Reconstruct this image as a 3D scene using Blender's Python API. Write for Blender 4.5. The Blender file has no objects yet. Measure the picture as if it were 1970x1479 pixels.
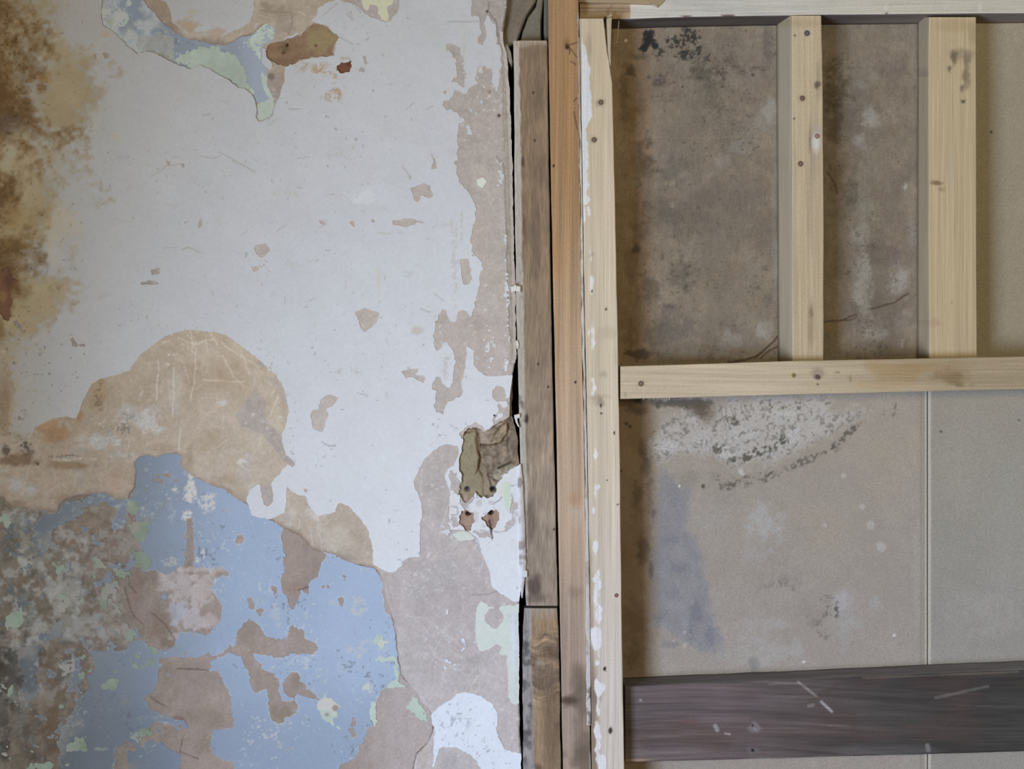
import bpy, math
import numpy as np

# ------------------------------------------------------------------ scale, camera, light
PX = 0.00085            # metres per photograph pixel on the plaster surface
D = 2000.0              # camera distance in the same pixel unit
CX, CY = 985.0, 739.5
sc = bpy.context.scene
COL = sc.collection

cam = bpy.data.cameras.new('camera')
cam.sensor_width = 36.0
cam.lens = 36.0 * D / 1970.0
cam.clip_start = 0.01
camo = bpy.data.objects.new('camera', cam)
camo.location = (0, -D * PX, 0)
camo.rotation_euler = (math.pi / 2, 0, 0)
COL.objects.link(camo)
sc.camera = camo

WORLD = np.array([0.058, 0.047, 0.040])      # dim bounce from the rest of the room
wd = bpy.data.worlds.new('World')
sc.world = wd
wd.use_nodes = True
wd.node_tree.nodes['Background'].inputs[0].default_value = (*WORLD, 1)
wd.node_tree.nodes['Background'].inputs[1].default_value = 1.0

# daylight through the window of the side wall (left of the view)
WX, WD0, WD1, WY0, WY1 = -65.0, 1261.0, 2286.0, 899.0, 1686.0
LRAD = np.array([6.60, 7.75, 10.1]) * math.pi
la = bpy.data.lights.new('window_daylight', 'AREA')
la.shape = 'RECTANGLE'
la.size = (WD1 - WD0) * PX
la.size_y = (WY1 - WY0) * PX
la.energy = float(LRAD.max()) * math.pi * la.size * la.size_y
la.color = tuple(LRAD / LRAD.max())
lo = bpy.data.objects.new('window_daylight', la)
lo.location = ((WX - CX) * PX, -(WD0 + WD1) / 2 * PX, -((WY0 + WY1) / 2 - CY) * PX)
lo.rotation_euler = (math.pi / 2, 0, -math.pi / 2)      # shines along +X
COL.objects.link(lo)

# warm fill added behind the camera, high on the right, to lift shadows
TX0, TX1, TY0, TY1, TD = 1492.0, 2242.0, -43.0, 742.0, 3294.0
TRAD = np.array([5.10, 4.45, 2.90]) * math.pi
lb = bpy.data.lights.new('warm_fill_light', 'AREA')
lb.shape = 'RECTANGLE'
lb.size = (TX1 - TX0) * PX
lb.size_y = (TY1 - TY0) * PX
lb.energy = float(TRAD.max()) * math.pi * lb.size * lb.size_y
lb.color = tuple(TRAD / TRAD.max())
lbo = bpy.data.objects.new('warm_fill_light', lb)
lbo.location = (((TX0 + TX1) / 2 - CX) * PX, -TD * PX, -((TY0 + TY1) / 2 - CY) * PX)
lbo.rotation_euler = (math.pi / 2, 0, 0)                # faces the wall
COL.objects.link(lbo)

vs = sc.view_settings
vs.view_transform = 'Standard'
vs.look = 'None'
vs.exposure = 0.0
vs.gamma = 1.0
vs.use_curve_mapping = False


# ------------------------------------------------------------------ helpers
def unproject(px, py, d):
    px = np.asarray(px, dtype=np.float64); py = np.asarray(py, dtype=np.float64)
    d = np.broadcast_to(np.asarray(d, dtype=np.float64), np.broadcast(px, py).shape)
    k = PX * (D - d) / D
    return np.stack([(px - CX) * k, -d * PX, -(py - CY) * k], -1)


# irradiance of the window on the wall plane, used to turn photographed colours into pigment colours
_gx = np.linspace(-400, 2400, 57); _gy = np.linspace(-300, 1800, 43)
def _illum():
    dd, zz = np.meshgrid(np.linspace(WD0, WD1, 12), np.linspace(WY0, WY1, 12))
    A = (WD1 - WD0) * (WY1 - WY0)
    tx, tz = np.meshgrid(np.linspace(TX0, TX1, 8), np.linspace(TY0, TY1, 8))
    B = (TX1 - TX0) * (TY1 - TY0)
    out = np.zeros((len(_gy), len(_gx), 3))
    for a, y in enumerate(_gy):
        for b, x in enumerate(_gx):
            rx = max(x - WX, 40.0)
            r2 = rx * rx + dd ** 2 + (zz - y) ** 2
            q2 = (tx - x) ** 2 + (tz - y) ** 2 + TD * TD
            out[a, b] = TRAD / math.pi * (TD * TD / q2 ** 2).mean() * B + LRAD / math.pi * (rx * dd / r2 ** 2).mean() * A + WORLD
    return out
_I = _illum()


def illum(px, py):
    fx = np.clip((np.asarray(px, float) - _gx[0]) / (_gx[1] - _gx[0]), 0, len(_gx) - 1.001)
    fy = np.clip((np.asarray(py, float) - _gy[0]) / (_gy[1] - _gy[0]), 0, len(_gy) - 1.001)
    ix = fx.astype(int); iy = fy.astype(int); fx = fx - ix; fy = fy - iy
    fx = fx[..., None]; fy = fy[..., None]
    return (_I[iy, ix] * (1 - fx) + _I[iy, ix + 1] * fx) * (1 - fy) + (_I[iy + 1, ix] * (1 - fx) + _I[iy + 1, ix + 1] * fx) * fy


def lin(c):
    c = np.clip(np.asarray(c, dtype=np.float64) / 255.0, 0, 1)
    return np.where(c <= 0.04045, c / 12.92, ((c + 0.055) / 1.055) ** 2.4)


def enc(v):
    v = np.clip(v, 0, 1)
    return 255.0 * np.where(v <= 0.0031308, v * 12.92, 1.055 * v ** (1 / 2.4) - 0.055)


def pigment(c, px, py):
    """photographed sRGB colour -> linear pigment colour"""
    return np.clip(lin(c) / illum(px, py), 0.004, 0.86)


def remap(c, px, py, desat=0.42, scale=0.93):
    """tone the noted colours down to the muted range of the photograph; cooler towards the floor"""
    c = np.asarray(c, float)
    l = (c @ np.array([0.3, 0.59, 0.11]))[..., None]
    c = (l + (c - l) * (1 - desat)) * scale
    t = sstep(500, 1300, np.asarray(py, float))[..., None]
    return c * (1 + t * np.array([-0.015, 0.005, 0.07]))


def sstep(a, b, x):
    t = np.clip((x - a) / (b - a), 0, 1)
    return t * t * (3 - 2 * t)


def vnoise(xs, ys, cx, cy, seed):
    rng = np.random.default_rng(seed)
    gx = (xs + 4000.0) / cx; gy = (ys + 4000.0) / cy
    ix = np.floor(gx).astype(int); iy = np.floor(gy).astype(int)
    fx = gx - ix; fy = gy - iy
    fx = (fx * fx * (3 - 2 * fx)).astype(np.float32); fy = (fy * fy * (3 - 2 * fy)).astype(np.float32)[:, None]
    ox, oy = ix.min(), iy.min()
    T = rng.uniform(-1, 1, (iy.max() - oy + 2, ix.max() - ox + 2)).astype(np.float32)
    ix -= ox; iy -= oy
    A = T[iy]; B = T[iy + 1]
    return (A[:, ix] * (1 - fx) + A[:, ix + 1] * fx) * (1 - fy) + (B[:, ix] * (1 - fx) + B[:, ix + 1] * fx) * fy


def build_mesh(name, verts, polys, cols, mat, parent=None, smooth=True, hold=None):
    """polys: list of (n,k) index arrays; verts in world space"""
    verts = np.asarray(verts, dtype=np.float64)
    mn = verts.min(0); mx = verts.max(0)
    org = np.array([(mn[0] + mx[0]) / 2, mx[1], mn[2]])
    me = bpy.data.meshes.new(name)
    me.vertices.add(len(verts))
    me.vertices.foreach_set('co', (verts - org).astype(np.float32).ravel())
    polys = [p for p in polys if len(p)]
    loops = np.concatenate([p.ravel() for p in polys]).astype(np.int32)
    tot = np.concatenate([np.full(len(p), p.shape[1], dtype=np.int32) for p in polys])
    st = np.concatenate([[0], np.cumsum(tot)[:-1]]).astype(np.int32)
    me.loops.add(len(loops)); me.polygons.add(len(tot))
    me.loops.foreach_set('vertex_index', loops)
    me.polygons.foreach_set('loop_start', st)
    me.polygons.foreach_set('loop_total', tot)
    me.polygons.foreach_set('use_smooth', np.full(len(tot), smooth))
    me.update(calc_edges=True)
    a = me.color_attributes.new('pigment', 'FLOAT_COLOR', 'POINT')
    c4 = np.ones((len(verts), 4), dtype=np.float32); c4[:, :3] = cols
    a.data.foreach_set('color', c4.ravel())
    me.materials.append(mat)
    o = bpy.data.objects.new(name, me)
    if parent is not None:
        o.parent = parent
        o.location = org - np.array(parent['_org'])
    else:
        o.location = org
    o['_org'] = [float(v) for v in org]
    COL.objects.link(o)
    return o


def tag(o, label=None, cat=None, group=None, kind=None):
    for k, v in (('label', label), ('category', cat), ('group', group), ('kind', kind)):
        if v: o[k] = v
    return o


# ------------------------------------------------------------------ materials
def make_mat(name, rough=0.8, grain=(300, 300, 300), amount=0.1, bump=0.15, spec=0.25, fine=900):
    m = bpy.data.materials.new(name)
    m.use_nodes = True
    nt = m.node_tree; N = nt.nodes; L = nt.links
    b = N['Principled BSDF']
    b.inputs['Roughness'].default_value = rough
    b.inputs['Specular IOR Level'].default_value = spec
    at = N.new('ShaderNodeAttribute'); at.attribute_name = 'pigment'
    geo = N.new('ShaderNodeNewGeometry')
    mp = N.new('ShaderNodeMapping'); mp.vector_type = 'POINT'
    mp.inputs['Scale'].default_value = grain
    L.new(geo.outputs['Position'], mp.inputs['Vector'])
    n1 = N.new('ShaderNodeTexNoise'); n1.inputs['Scale'].default_value = 1.0; n1.inputs['Detail'].default_value = 4.0
    L.new(mp.outputs[0], n1.inputs['Vector'])
    n2 = N.new('ShaderNodeTexNoise'); n2.inputs['Scale'].default_value = fine; n2.inputs['Detail'].default_value = 2.0
    L.new(geo.outputs['Position'], n2.inputs['Vector'])
    ad = N.new('ShaderNodeMath'); ad.operation = 'ADD'
    L.new(n1.outputs[0], ad.inputs[0]); L.new(n2.outputs[0], ad.inputs[1])
    mr = N.new('ShaderNodeMapRange')
    mr.inputs['From Min'].default_value = 0.6; mr.inputs['From Max'].default_value = 1.4
    mr.inputs['To Min'].default_value = 1 - amount; mr.inputs['To Max'].default_value = 1 + amount
    mr.clamp = False
    L.new(ad.outputs[0], mr.inputs['Value'])
    vm = N.new('ShaderNodeVectorMath'); vm.operation = 'SCALE'
    L.new(at.outputs['Color'], vm.inputs[0]); L.new(mr.outputs[0], vm.inputs['Scale'])
    L.new(vm.outputs[0], b.inputs['Base Color'])
    bp = N.new('ShaderNodeBump'); bp.inputs['Strength'].default_value = bump; bp.inputs['Distance'].default_value = 0.0012
    L.new(ad.outputs[0], bp.inputs['Height']); L.new(bp.outputs[0], b.inputs['Normal'])
    return m


M_PAINT = make_mat('distemper_paint', 0.72, (180, 180, 180), 0.06, 0.10)
M_PLASTER = make_mat('old_plaster', 0.9, (230, 230, 230), 0.16, 0.30)
M_DEEP = make_mat('crumbled_mortar', 0.95, (220, 220, 220), 0.22, 0.9)
M_BOARD = make_mat('stained_plasterboard', 0.88, (330, 330, 330), 0.20, 0.12, fine=700)
M_WOODV = make_mat('sawn_timber_upright', 0.75, (430, 430, 7), 0.26, 0.22)
M_WOODH = make_mat('sawn_timber_level', 0.75, (7, 430, 430), 0.24, 0.22)
M_OLDV = make_mat('weathered_timber_upright', 0.85, (480, 480, 55), 0.34, 0.5)
M_OLDH = make_mat('dark_timber_level', 0.7, (12, 420, 420), 0.34, 0.3)
M_METAL = make_mat('dull_steel', 0.5, (400, 400, 400), 0.2, 0.2, spec=0.6)
M_PLASTIC = make_mat('white_plastic', 0.4, (200, 200, 200), 0.03, 0.02, spec=0.5)


# ------------------------------------------------------------------ raster canvas used to lay out the paint layers
class Canvas:
    def __init__(s, x0, y0, x1, y1, st, seed):
        s.xs = np.arange(x0, x1 + st, st, dtype=np.float32); s.ys = np.arange(y0, y1 + st, st, dtype=np.float32)
        s.st = st; s.seed = seed; s.sh = (len(s.ys), len(s.xs))
        s.X, s.Y = np.meshgrid(s.xs, s.ys)
        s.wx = s.fbm(26, seed + 1, 4); s.wy = s.fbm(26, seed + 2, 4)
        s.rough = s.fbm(9, seed + 3, 3); s.fine = s.fbm(4.5, seed + 4, 2)
        s.grit = s.fbm(3.0, seed + 5, 2)

    def noise(s, cx, cy, seed):
        return vnoise(s.xs, s.ys, cx, cy, seed)

    def fbm(s, c, seed, octv=3, asp=1.0):
        out = 0; a = 1.0; t = 0
        for k in range(octv):
            out = out + a * s.noise(c * asp / 2 ** k, c / 2 ** k, seed * 31 + k); t += a; a *= 0.58
        return (out / t * 1.5).astype(np.float32)

    def win(s, x0, y0, x1, y1):
        i0 = max(0, int((x0 - s.xs[0]) // s.st)); i1 = min(s.sh[1], int((x1 - s.xs[0]) // s.st) + 2)
        j0 = max(0, int((y0 - s.ys[0]) // s.st)); j1 = min(s.sh[0], int((y1 - s.ys[0]) // s.st) + 2)
        return (slice(j0, max(j0, j1)), slice(i0, max(i0, i1)))

    def poly(s, pts, warp=3.0, clamp=16.0, frng=0.0):
        p = np.asarray(pts, dtype=np.float32)
        m = clamp + warp * 1.6
        w = s.win(p[:, 0].min() - m, p[:, 1].min() - m, p[:, 0].max() + m, p[:, 1].max() + m)
        X = s.X[w] + warp * s.wx[w]; Y = s.Y[w] + warp * s.wy[w]
        d = np.full(X.shape, clamp, np.float32); ins = np.zeros(X.shape, bool)
        if X.size == 0: return w, d
        ox, oy = s.X[w][0, 0], s.Y[w][0, 0]
        q = np.roll(p, -1, 0)
        for (ax, ay), (bx, by) in zip(p, q):
            j0 = max(0, int((min(ay, by) - m - oy) / s.st)); j1 = max(0, int((max(ay, by) + m - oy) / s.st) + 1)
            i0 = max(0, int((min(ax, bx) - m - ox) / s.st)); i1 = max(0, int((max(ax, bx) + m - ox) / s.st) + 1)
            xs_ = X[j0:j1, i0:i1]; ys_ = Y[j0:j1, i0:i1]
            dx, dy = bx - ax, by - ay
            t = np.clip(((xs_ - ax) * dx + (ys_ - ay) * dy) / (dx * dx + dy * dy + 1e-9), 0, 1)
            dd = np.hypot(xs_ - ax - t * dx, ys_ - ay - t * dy)
            np.minimum(d[j0:j1, i0:i1], dd, out=d[j0:j1, i0:i1])
            if ay != by:
                yr = Y[j0:j1]
                c = ((yr >= ay) != (yr >= by)) & (X[j0:j1] < (yr - ay) * (dx / (by - ay)) + ax)
                ins[j0:j1] ^= c
        f = np.where(ins, d, -d)
        if frng: f = f + (1.5 * frng + 0.5) * (s.rough[w] + 0.7 * s.fine[w])
        return w, f

    def empty(s, v=-16.0):
        return np.full(s.sh, v, np.float32)

    def union(s, F, pts, warp=3.0, frng=0.0):
        w, f = s.poly(pts, warp, frng=frng); F[w] = np.maximum(F[w], f)

    def cut(s, F, pts, warp=3.0, frng=0.0):
        w, f = s.poly(pts, warp, frng=frng); F[w] = np.minimum(F[w], -f)

    # --- pigment painting
    def pp(s, col, pts, rgb, k=1.0, soft=1.5, warp=3.0, frng=0.0):
        w, f = s.poly(pts, warp, frng=frng, clamp=max(16.0, soft * 1.2))
        a = (k * sstep(-soft, soft, f))[..., None]
        col[w] = col[w] * (1 - a) + np.asarray(rgb, np.float32) * a

    def blob(s, col, cx, cy, rx, ry, rgb, k=1.0, soft=0.6, rag=0.35, ang=0.0, spk=0.0):
        R = max(rx, ry) * 1.7 + 6
        w = s.win(cx - R, cy - R, cx + R, cy + R)
        X = s.X[w] - cx; Y = s.Y[w] - cy
        if X.size == 0: return
        ca, sa = math.cos(ang), math.sin(ang)
        r = np.hypot((X * ca + Y * sa) / rx, (-X * sa + Y * ca) / ry)
        v = 1 - r + rag * s.wx[w] + rag * 0.7 * s.rough[w]
        a = sstep(0.0, soft, v)
        if spk: a = a * sstep(-0.15, 0.45, s.fine[w] * 0.75 + s.grit[w] * 0.6 + s.rough[w] * 0.25 + (1 - spk) * 1.2 - 0.55)
        a = (k * a)[..., None]
        col[w] = col[w] * (1 - a) + np.asarray(rgb, np.float32) * a

    def line(s, col, pts, width, rgb, k=1.0, warp=2.5, H=None, depth=0.0, var=None):
        p = np.asarray(pts, np.float32); m = width + 4 + warp * 1.6
        w = s.win(p[:, 0].min() - m, p[:, 1].min() - m, p[:, 0].max() + m, p[:, 1].max() + m)
        X = s.X[w] + warp * s.wx[w]; Y = s.Y[w] + warp * s.wy[w]
        if X.size == 0: return
        d = np.full(X.shape, 99, np.float32)
        for (ax, ay), (bx, by) in zip(p[:-1], p[1:]):
            dx, dy = bx - ax, by - ay
            t = np.clip(((X - ax) * dx + (Y - ay) * dy) / (dx * dx + dy * dy + 1e-9), 0, 1)
            np.minimum(d, np.hypot(X - ax - t * dx, Y - ay - t * dy), out=d)
        a0 = 1 - sstep(width * 0.5 - 0.6, width * 0.5 + 1.4, d)
        if var is not None: a0 = a0 * var[w]
        a = (k * a0)[..., None]
        col[w] = col[w] * (1 - a) + np.asarray(rgb, np.float32) * a
        if H is not None: H[w] -= depth * a0

    def base(s, rgb):
        return np.tile(np.asarray(rgb, np.float32), s.sh + (1,))

    # --- a layer with a real edge: marching squares with a skirt
    def sheet(s, name, F, H, col, drop, plane, mat, parent, min_cells=60, whole=False, stuff_name=None, label=None):
        nj, ni = s.sh
        I = F > 0
        a, b, c, d = I[:-1, :-1], I[:-1, 1:], I[1:, 1:], I[1:, :-1]
        case = a * 1 + b * 2 + c * 4 + d * 8
        # vertices
        nid = np.full(s.sh, -1, np.int64); ii = np.nonzero(I.ravel())[0]; nid.ravel()[ii] = np.arange(len(ii)); n = len(ii)
        hc = I[:, :-1] != I[:, 1:]; hid = np.full(hc.shape, -1, np.int64); hk = np.nonzero(hc.ravel())[0]
        hid.ravel()[hk] = n + np.arange(len(hk)); n2 = n + len(hk)
        vc = I[:-1] != I[1:]; vid = np.full(vc.shape, -1, np.int64); vk = np.nonzero(vc.ravel())[0]
        vid.ravel()[vk] = n2 + np.arange(len(vk))
        XY = np.stack([s.X, s.Y, H], -1).astype(np.float64)
        def lerp(A0, A1, F0, F1):
            t = np.clip(F0 / (F0 - F1), 0.02, 0.98)[:, None]
            return A0 * (1 - t) + A1 * t
        def edge(arr, k, hor):
            A0 = (arr[:, :-1] if hor else arr[:-1]); A1 = (arr[:, 1:] if hor else arr[1:])
            A0 = A0.reshape(-1, A0.shape[-1])[k]; A1 = A1.reshape(-1, A1.shape[-1])[k]
            F0 = (F[:, :-1] if hor else F[:-1]).ravel()[k]; F1 = (F[:, 1:] if hor else F[1:]).ravel()[k]
            return lerp(A0, A1, F0, F1)
        V = np.concatenate([XY.reshape(-1, 3)[ii], edge(XY, hk, True), edge(XY, vk, False)])
        C = np.concatenate([col.reshape(-1, 3)[ii], edge(col, hk, True), edge(col, vk, False)])
        corner = {'a': nid[:-1, :-1], 'b': nid[:-1, 1:], 'c': nid[1:, 1:], 'd': nid[1:, :-1],
                  'T': hid[:-1], 'B': hid[1:], 'L': vid[:, :-1], 'R': vid[:, 1:]}
        table = {1: ['aTL'], 2: ['bRT'], 3: ['abRL'], 4: ['cBR'], 5: ['aTL', 'cBR'], 6: ['bcBT'], 7: ['abcBL'],
                 8: ['dLB'], 9: ['aTBd'], 10: ['bRT', 'dLB'], 11: ['abRBd'], 12: ['cdLR'], 13: ['aTRcd'], 14: ['bcdLT'], 15: ['abcd']}
        # connected pieces (runs + union-find)
        lab = np.zeros(case.shape, np.int64)
        par = [0]
        def find(x):
            while par[x] != x:
                par[x] = par[par[x]]; x = par[x]
            return x
        on = case > 0
        prev = []
        for j in range(on.shape[0]):
            r = np.flatnonzero(np.diff(np.concatenate([[0], on[j].astype(np.int8), [0]])))
            runs = []; k = 0
            for s0, e0 in zip(r[::2], r[1::2]):
                l = 0
                while k < len(prev) and prev[k][1] <= s0: k += 1
                kk = k
                while kk < len(prev) and prev[kk][0] < e0:
                    f = find(prev[kk][2])
                    if l == 0: l = f
                    elif l != f:
                        par[max(l, f)] = min(l, f); l = min(l, f)
                    kk += 1
                if l == 0:
                    l = len(par); par.append(l)
                lab[j, s0:e0] = l; runs.append((s0, e0, l))
            prev = runs
        root = np.array([find(x) for x in range(len(par))])
        lab = root[lab]
        cnt = np.bincount(lab.ravel(), minlength=len(par))
        polys = {3: [], 4: [], 5: []}; pl = {3: [], 4: [], 5: []}; skirt = []; sl = []
        for cs, lst in table.items():
            m = case == cs
            if not m.any(): continue
            lm = lab[m]
            for st in lst:
                g = np.stack([corner[ch][m] for ch in st], 1)
                polys[len(st)].append(g[:, ::-1]); pl[len(st)].append(lm)
                for q in range(len(st)):
                    if st[q].isupper() and st[(q + 1) % len(st)].isupper():
                        skirt.append(np.stack([g[:, q], g[:, (q + 1) % len(st)]], 1)); sl.append(lm)
        polys = {k: (np.concatenate(v) if v else np.zeros((0, k), np.int64)) for k, v in polys.items()}
        pl = {k: (np.concatenate(v) if v else np.zeros(0, np.int64)) for k, v in pl.items()}
        skirt = np.concatenate(skirt) if skirt else np.zeros((0, 2), np.int64)
        sl = np.concatenate(sl) if sl else np.zeros(0, np.int64)
        W = unproject(V[:, 0], V[:, 1], V[:, 2] + plane)
        W2 = unproject(V[:, 0], V[:, 1], V[:, 2] + plane - drop)
        # straight edge: keep the skirt perpendicular to the wall
        W2[:, 0] = W[:, 0]; W2[:, 2] = W[:, 2]
        P = pigment(C, V[:, 0], V[:, 1])
        used = [l for l in np.unique(lab) if l != 0]
        if whole: groups = [(name, used, False)]
        else:
            big = sorted([l for l in used if cnt[l] >= min_cells], key=lambda l: -cnt[l])[:300]
            small = [l for l in used if l not in set(big)]
            groups = [(name, [l], False) for l in big]
            if small and stuff_name: groups.append((stuff_name, small, True))
        objs = []
        for nm, labs, stf in groups:
            sel = np.zeros(len(par), bool); sel[labs] = True
            ps = [polys[k][sel[pl[k]]] for k in (3, 4, 5)]
            sk = skirt[sel[sl]]
            idx = np.unique(np.concatenate([p.ravel() for p in ps]))
            rm = np.full(len(V), -1, np.int64); rm[idx] = np.arange(len(idx))
            vv = [W[idx]]; cc = [P[idx]]
            ps = [rm[p] for p in ps]
            if len(sk):
                e = np.unique(sk.ravel()); r2 = np.full(len(V), -1, np.int64); r2[e] = np.arange(len(e))
                o1 = len(idx); o2 = o1 + len(e)
                vv += [W[e], W2[e]]; cc += [P[e] * 0.95, P[e] * 0.95]
                q = r2[sk]
                ps.append(np.stack([q[:, 0] + o1, q[:, 1] + o1, q[:, 1] + o2, q[:, 0] + o2], 1))
            o = build_mesh(nm, np.concatenate(vv), ps, np.concatenate(cc), mat, parent)
            if stf: o['kind'] = 'stuff'
            if label and not stf: o['label'] = label
            objs.append(o)
        return objs


def prism(name, pts, df, db, rgb, mat, parent=None, bulge=0.0, var=0.0, seed=0):
    """a solid cut from an outline (px), front at depth df, back at db; the front is crowned a little"""
    p = np.asarray(pts, float); n = len(p)
    c = p.mean(0)
    inn = c + (p - c) * 0.82
    rng = np.random.default_rng(seed + n)
    rings = [unproject(p[:, 0], p[:, 1], df)] * 1
    F0 = unproject(p[:, 0], p[:, 1], df - min(1.2, (df - db) * 0.3))
    ctr = p.mean(0)
    F1 = unproject(inn[:, 0], inn[:, 1], df + bulge * (0.6 + 0.8 * rng.random(n)))
    Bk = F0.copy(); Bk[:, 1] = -db * PX
    V = np.concatenate([Bk, F0, F1, unproject(ctr[:1], ctr[1:2], df + bulge * 1.2)])
    i = np.arange(n); j = (i + 1) % n
    q = [np.stack([i, j, j + n, i + n], 1), np.stack([i + n, j + n, j + 2 * n, i + 2 * n], 1)]
    t = [np.stack([i + 2 * n, j + 2 * n, np.full(n, 3 * n)], 1)]
    cx_ = np.full(len(V), ctr[0]); cy_ = np.full(len(V), ctr[1])
    cols = pigment(remap(np.tile(np.asarray(rgb, float), (len(V), 1)), cx_, cy_, 0.42, 0.88), cx_, cy_)
    if var: cols = cols * (1 + var * rng.uniform(-1, 1, (len(V), 1)))
    area = 0.5 * np.sum(p[:, 0] * np.roll(p[:, 1], -1) - np.roll(p[:, 0], -1) * p[:, 1])
    polys = q + t + [i[None, ::-1]]
    if area > 0: polys = [x[:, ::-1] for x in polys]
    return build_mesh(name, V, polys, cols, mat, parent, smooth=False)


def timber(name, e0, e1, s0, s1, df, db, fn, mat, parent=None, vertical=True, na=24, nl=300, ch=2.0, wob=0.7, seed=1, back0=None, back1=None, bow=0.0, tone=(0.42, 0.87)):
    """sawn timber. e0/e1: the two long edges as [(along, across), ...] in px; s0..s1 along; depth df (front) to db"""
    v = np.linspace(s0, s1, nl)
    def tab(e): e = np.asarray(e, float); return np.interp(v, e[:, 0], e[:, 1])
    A, B = tab(e0), tab(e1)
    w0 = vnoise(v, np.array([0.0]), 60, 1, seed)[0] * 0.7 + vnoise(v, np.array([0.0]), 14, 1, seed + 1)[0] * 0.3
    w1 = vnoise(v, np.array([0.0]), 60, 1, seed + 2)[0] * 0.7 + vnoise(v, np.array([0.0]), 14, 1, seed + 3)[0] * 0.3
    A = A + wob * w0; B = B + wob * w1
    wd = np.abs(B - A).mean(); cu = ch / wd
    nd = 6
    dep = np.linspace(db, df - ch, nd)
    us = np.concatenate([np.zeros(nd), [cu * 0.3], np.linspace(cu, 1 - cu, na), [1 - cu * 0.3], np.ones(nd)])
    ds = np.concatenate([dep, [df - ch * 0.3], np.full(na, df), [df - ch * 0.3], dep[::-1]])
    side = np.concatenate([-np.ones(nd), np.zeros(na + 2), np.ones(nd)])
    U, Vv = np.meshgrid(us, v)
    Dp = np.broadcast_to(ds, U.shape).copy(); Sd = np.broadcast_to(side, U.shape)
    acr = A[:, None] * (1 - U) + B[:, None] * U
    px, py = (acr, Vv) if vertical else (Vv, acr)
    col, hh = fn(px, py, U, (Vv - s0) / (s1 - s0), Sd, Dp)
    front = (Sd == 0)
    W = unproject(px, py, df)
    W[..., 1] = -(Dp + hh * front + bow * np.sin(np.pi * (Vv - s0) / (s1 - s0))) * PX
    for be, sgn in ((back0, -1), (back1, 1)):            # an edge that does not run square to the wall
        if be is not None:
            bt = tab(be)
            k = np.clip((df - Dp) / (df - db), 0, 1) * (Sd == sgn)
            bp = unproject(bt if vertical else v, v if vertical else bt, db)
            W[..., 0] = W[..., 0] * (1 - k) + bp[:, 0:1] * k
            W[..., 2] = W[..., 2] * (1 - k) + bp[:, 2:3] * k
    P = pigment(remap(col, px, py, *tone), px, py)
    npf = len(us)
    idx = np.arange(nl * npf).reshape(nl, npf)
    q = np.stack([idx[:-1, :-1], idx[:-1, 1:], idx[1:, 1:], idx[1:, :-1]], -1).reshape(-1, 4)
    Wf = W.reshape(-1, 3); Pf = P.reshape(-1, 3)
    n0 = len(Wf)
    Wf = np.concatenate([Wf, W[0], W[-1]]); Pf = np.concatenate([Pf, P[0] * 0.9, P[-1] * 0.9])
    caps = [np.arange(n0, n0 + npf)[None], np.arange(n0 + npf, n0 + 2 * npf)[None, ::-1]]
    bk = np.stack([idx[:-1, -1], idx[:-1, 0], idx[1:, 0], idx[1:, -1]], -1).reshape(-1, 4)
    polys = [np.concatenate([q, bk])] + caps
    polys = [p[:, ::-1] for p in polys] if vertical else polys
    return build_mesh(name, Wf, polys, Pf, mat, parent)


def grain(px, py, vertical, seed, across=3.0, along=160.0, octv=3):
    """streaky wood noise evaluated at scattered points"""
    a, l = (px, py) if vertical else (py, px)
    out = 0; amp = 1; t = 0
    for k in range(octv):
        rng = np.random.default_rng(seed * 7 + k)
        T = rng.uniform(-1, 1, (64, 257)).astype(np.float32)
        ga = (a + 5000 + 4 * np.sin(l / 190.0 + seed)) / (across * 2 ** k); gl = (l + 5000) / (along * 1.3 ** k)
        ia = np.floor(ga).astype(int); il = np.floor(gl).astype(int); fa = ga - ia; fl = gl - il
        fl = fl * fl * (3 - 2 * fl); fa = fa * fa * (3 - 2 * fa)
        g = lambda i, j: T[j % 64, i % 257]
        out = out + amp * ((g(ia, il) * (1 - fa) + g(ia + 1, il) * fa) * (1 - fl) + (g(ia, il + 1) * (1 - fa) + g(ia + 1, il + 1) * fa) * fl)
        t += amp; amp *= 0.8
    return out / t * 1.4


def cloud(px, py, c, seed, octv=3):
    out = 0; amp = 1; t = 0
    for k in range(octv):
        rng = np.random.default_rng(seed * 13 + k)
        T = rng.uniform(-1, 1, (97, 97)).astype(np.float32)
        ga = (px + 5000) / (c / 2 ** k); gl = (py + 5000) / (c / 2 ** k)
        ia = np.floor(ga).astype(int); il = np.floor(gl).astype(int); fa = ga - ia; fl = gl - il
        fl = fl * fl * (3 - 2 * fl); fa = fa * fa * (3 - 2 * fa)
        g = lambda i, j: T[j % 97, i % 97]
        out = out + amp * ((g(ia, il) * (1 - fa) + g(ia + 1, il) * fa) * (1 - fl) + (g(ia, il + 1) * (1 - fa) + g(ia + 1, il + 1) * fa) * fl)
        t += amp; amp *= 0.6
    return out / t * 1.4


def mix(c, rgb, a):
    a = np.clip(a, 0, 1)[..., None]
    return c * (1 - a) + np.asarray(rgb, float) * a


def spot(px, py, x, y, rx, ry, soft=0.5, rag=0.0, seed=3):
    r = np.hypot((px - x) / rx, (py - y) / ry)
    if rag: r = r + rag * cloud(px, py, max(rx, ry) * 0.9, seed)
    return 1 - sstep(1 - soft, 1 + soft * 0.2, r)


def wood(base, seed, vertical=True, amp=16, across=3.0, along=200.0):
    def f(px, py):
        g = grain(px, py, vertical, seed, across, along)
        c = np.zeros(px.shape + (3,)) + np.asarray(base, float)
        return c * (1 + g * amp / 150.0)[..., None] * (1 + 0.06 * cloud(px, py, 70, seed))[..., None], g * 0.25
    return f


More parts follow.
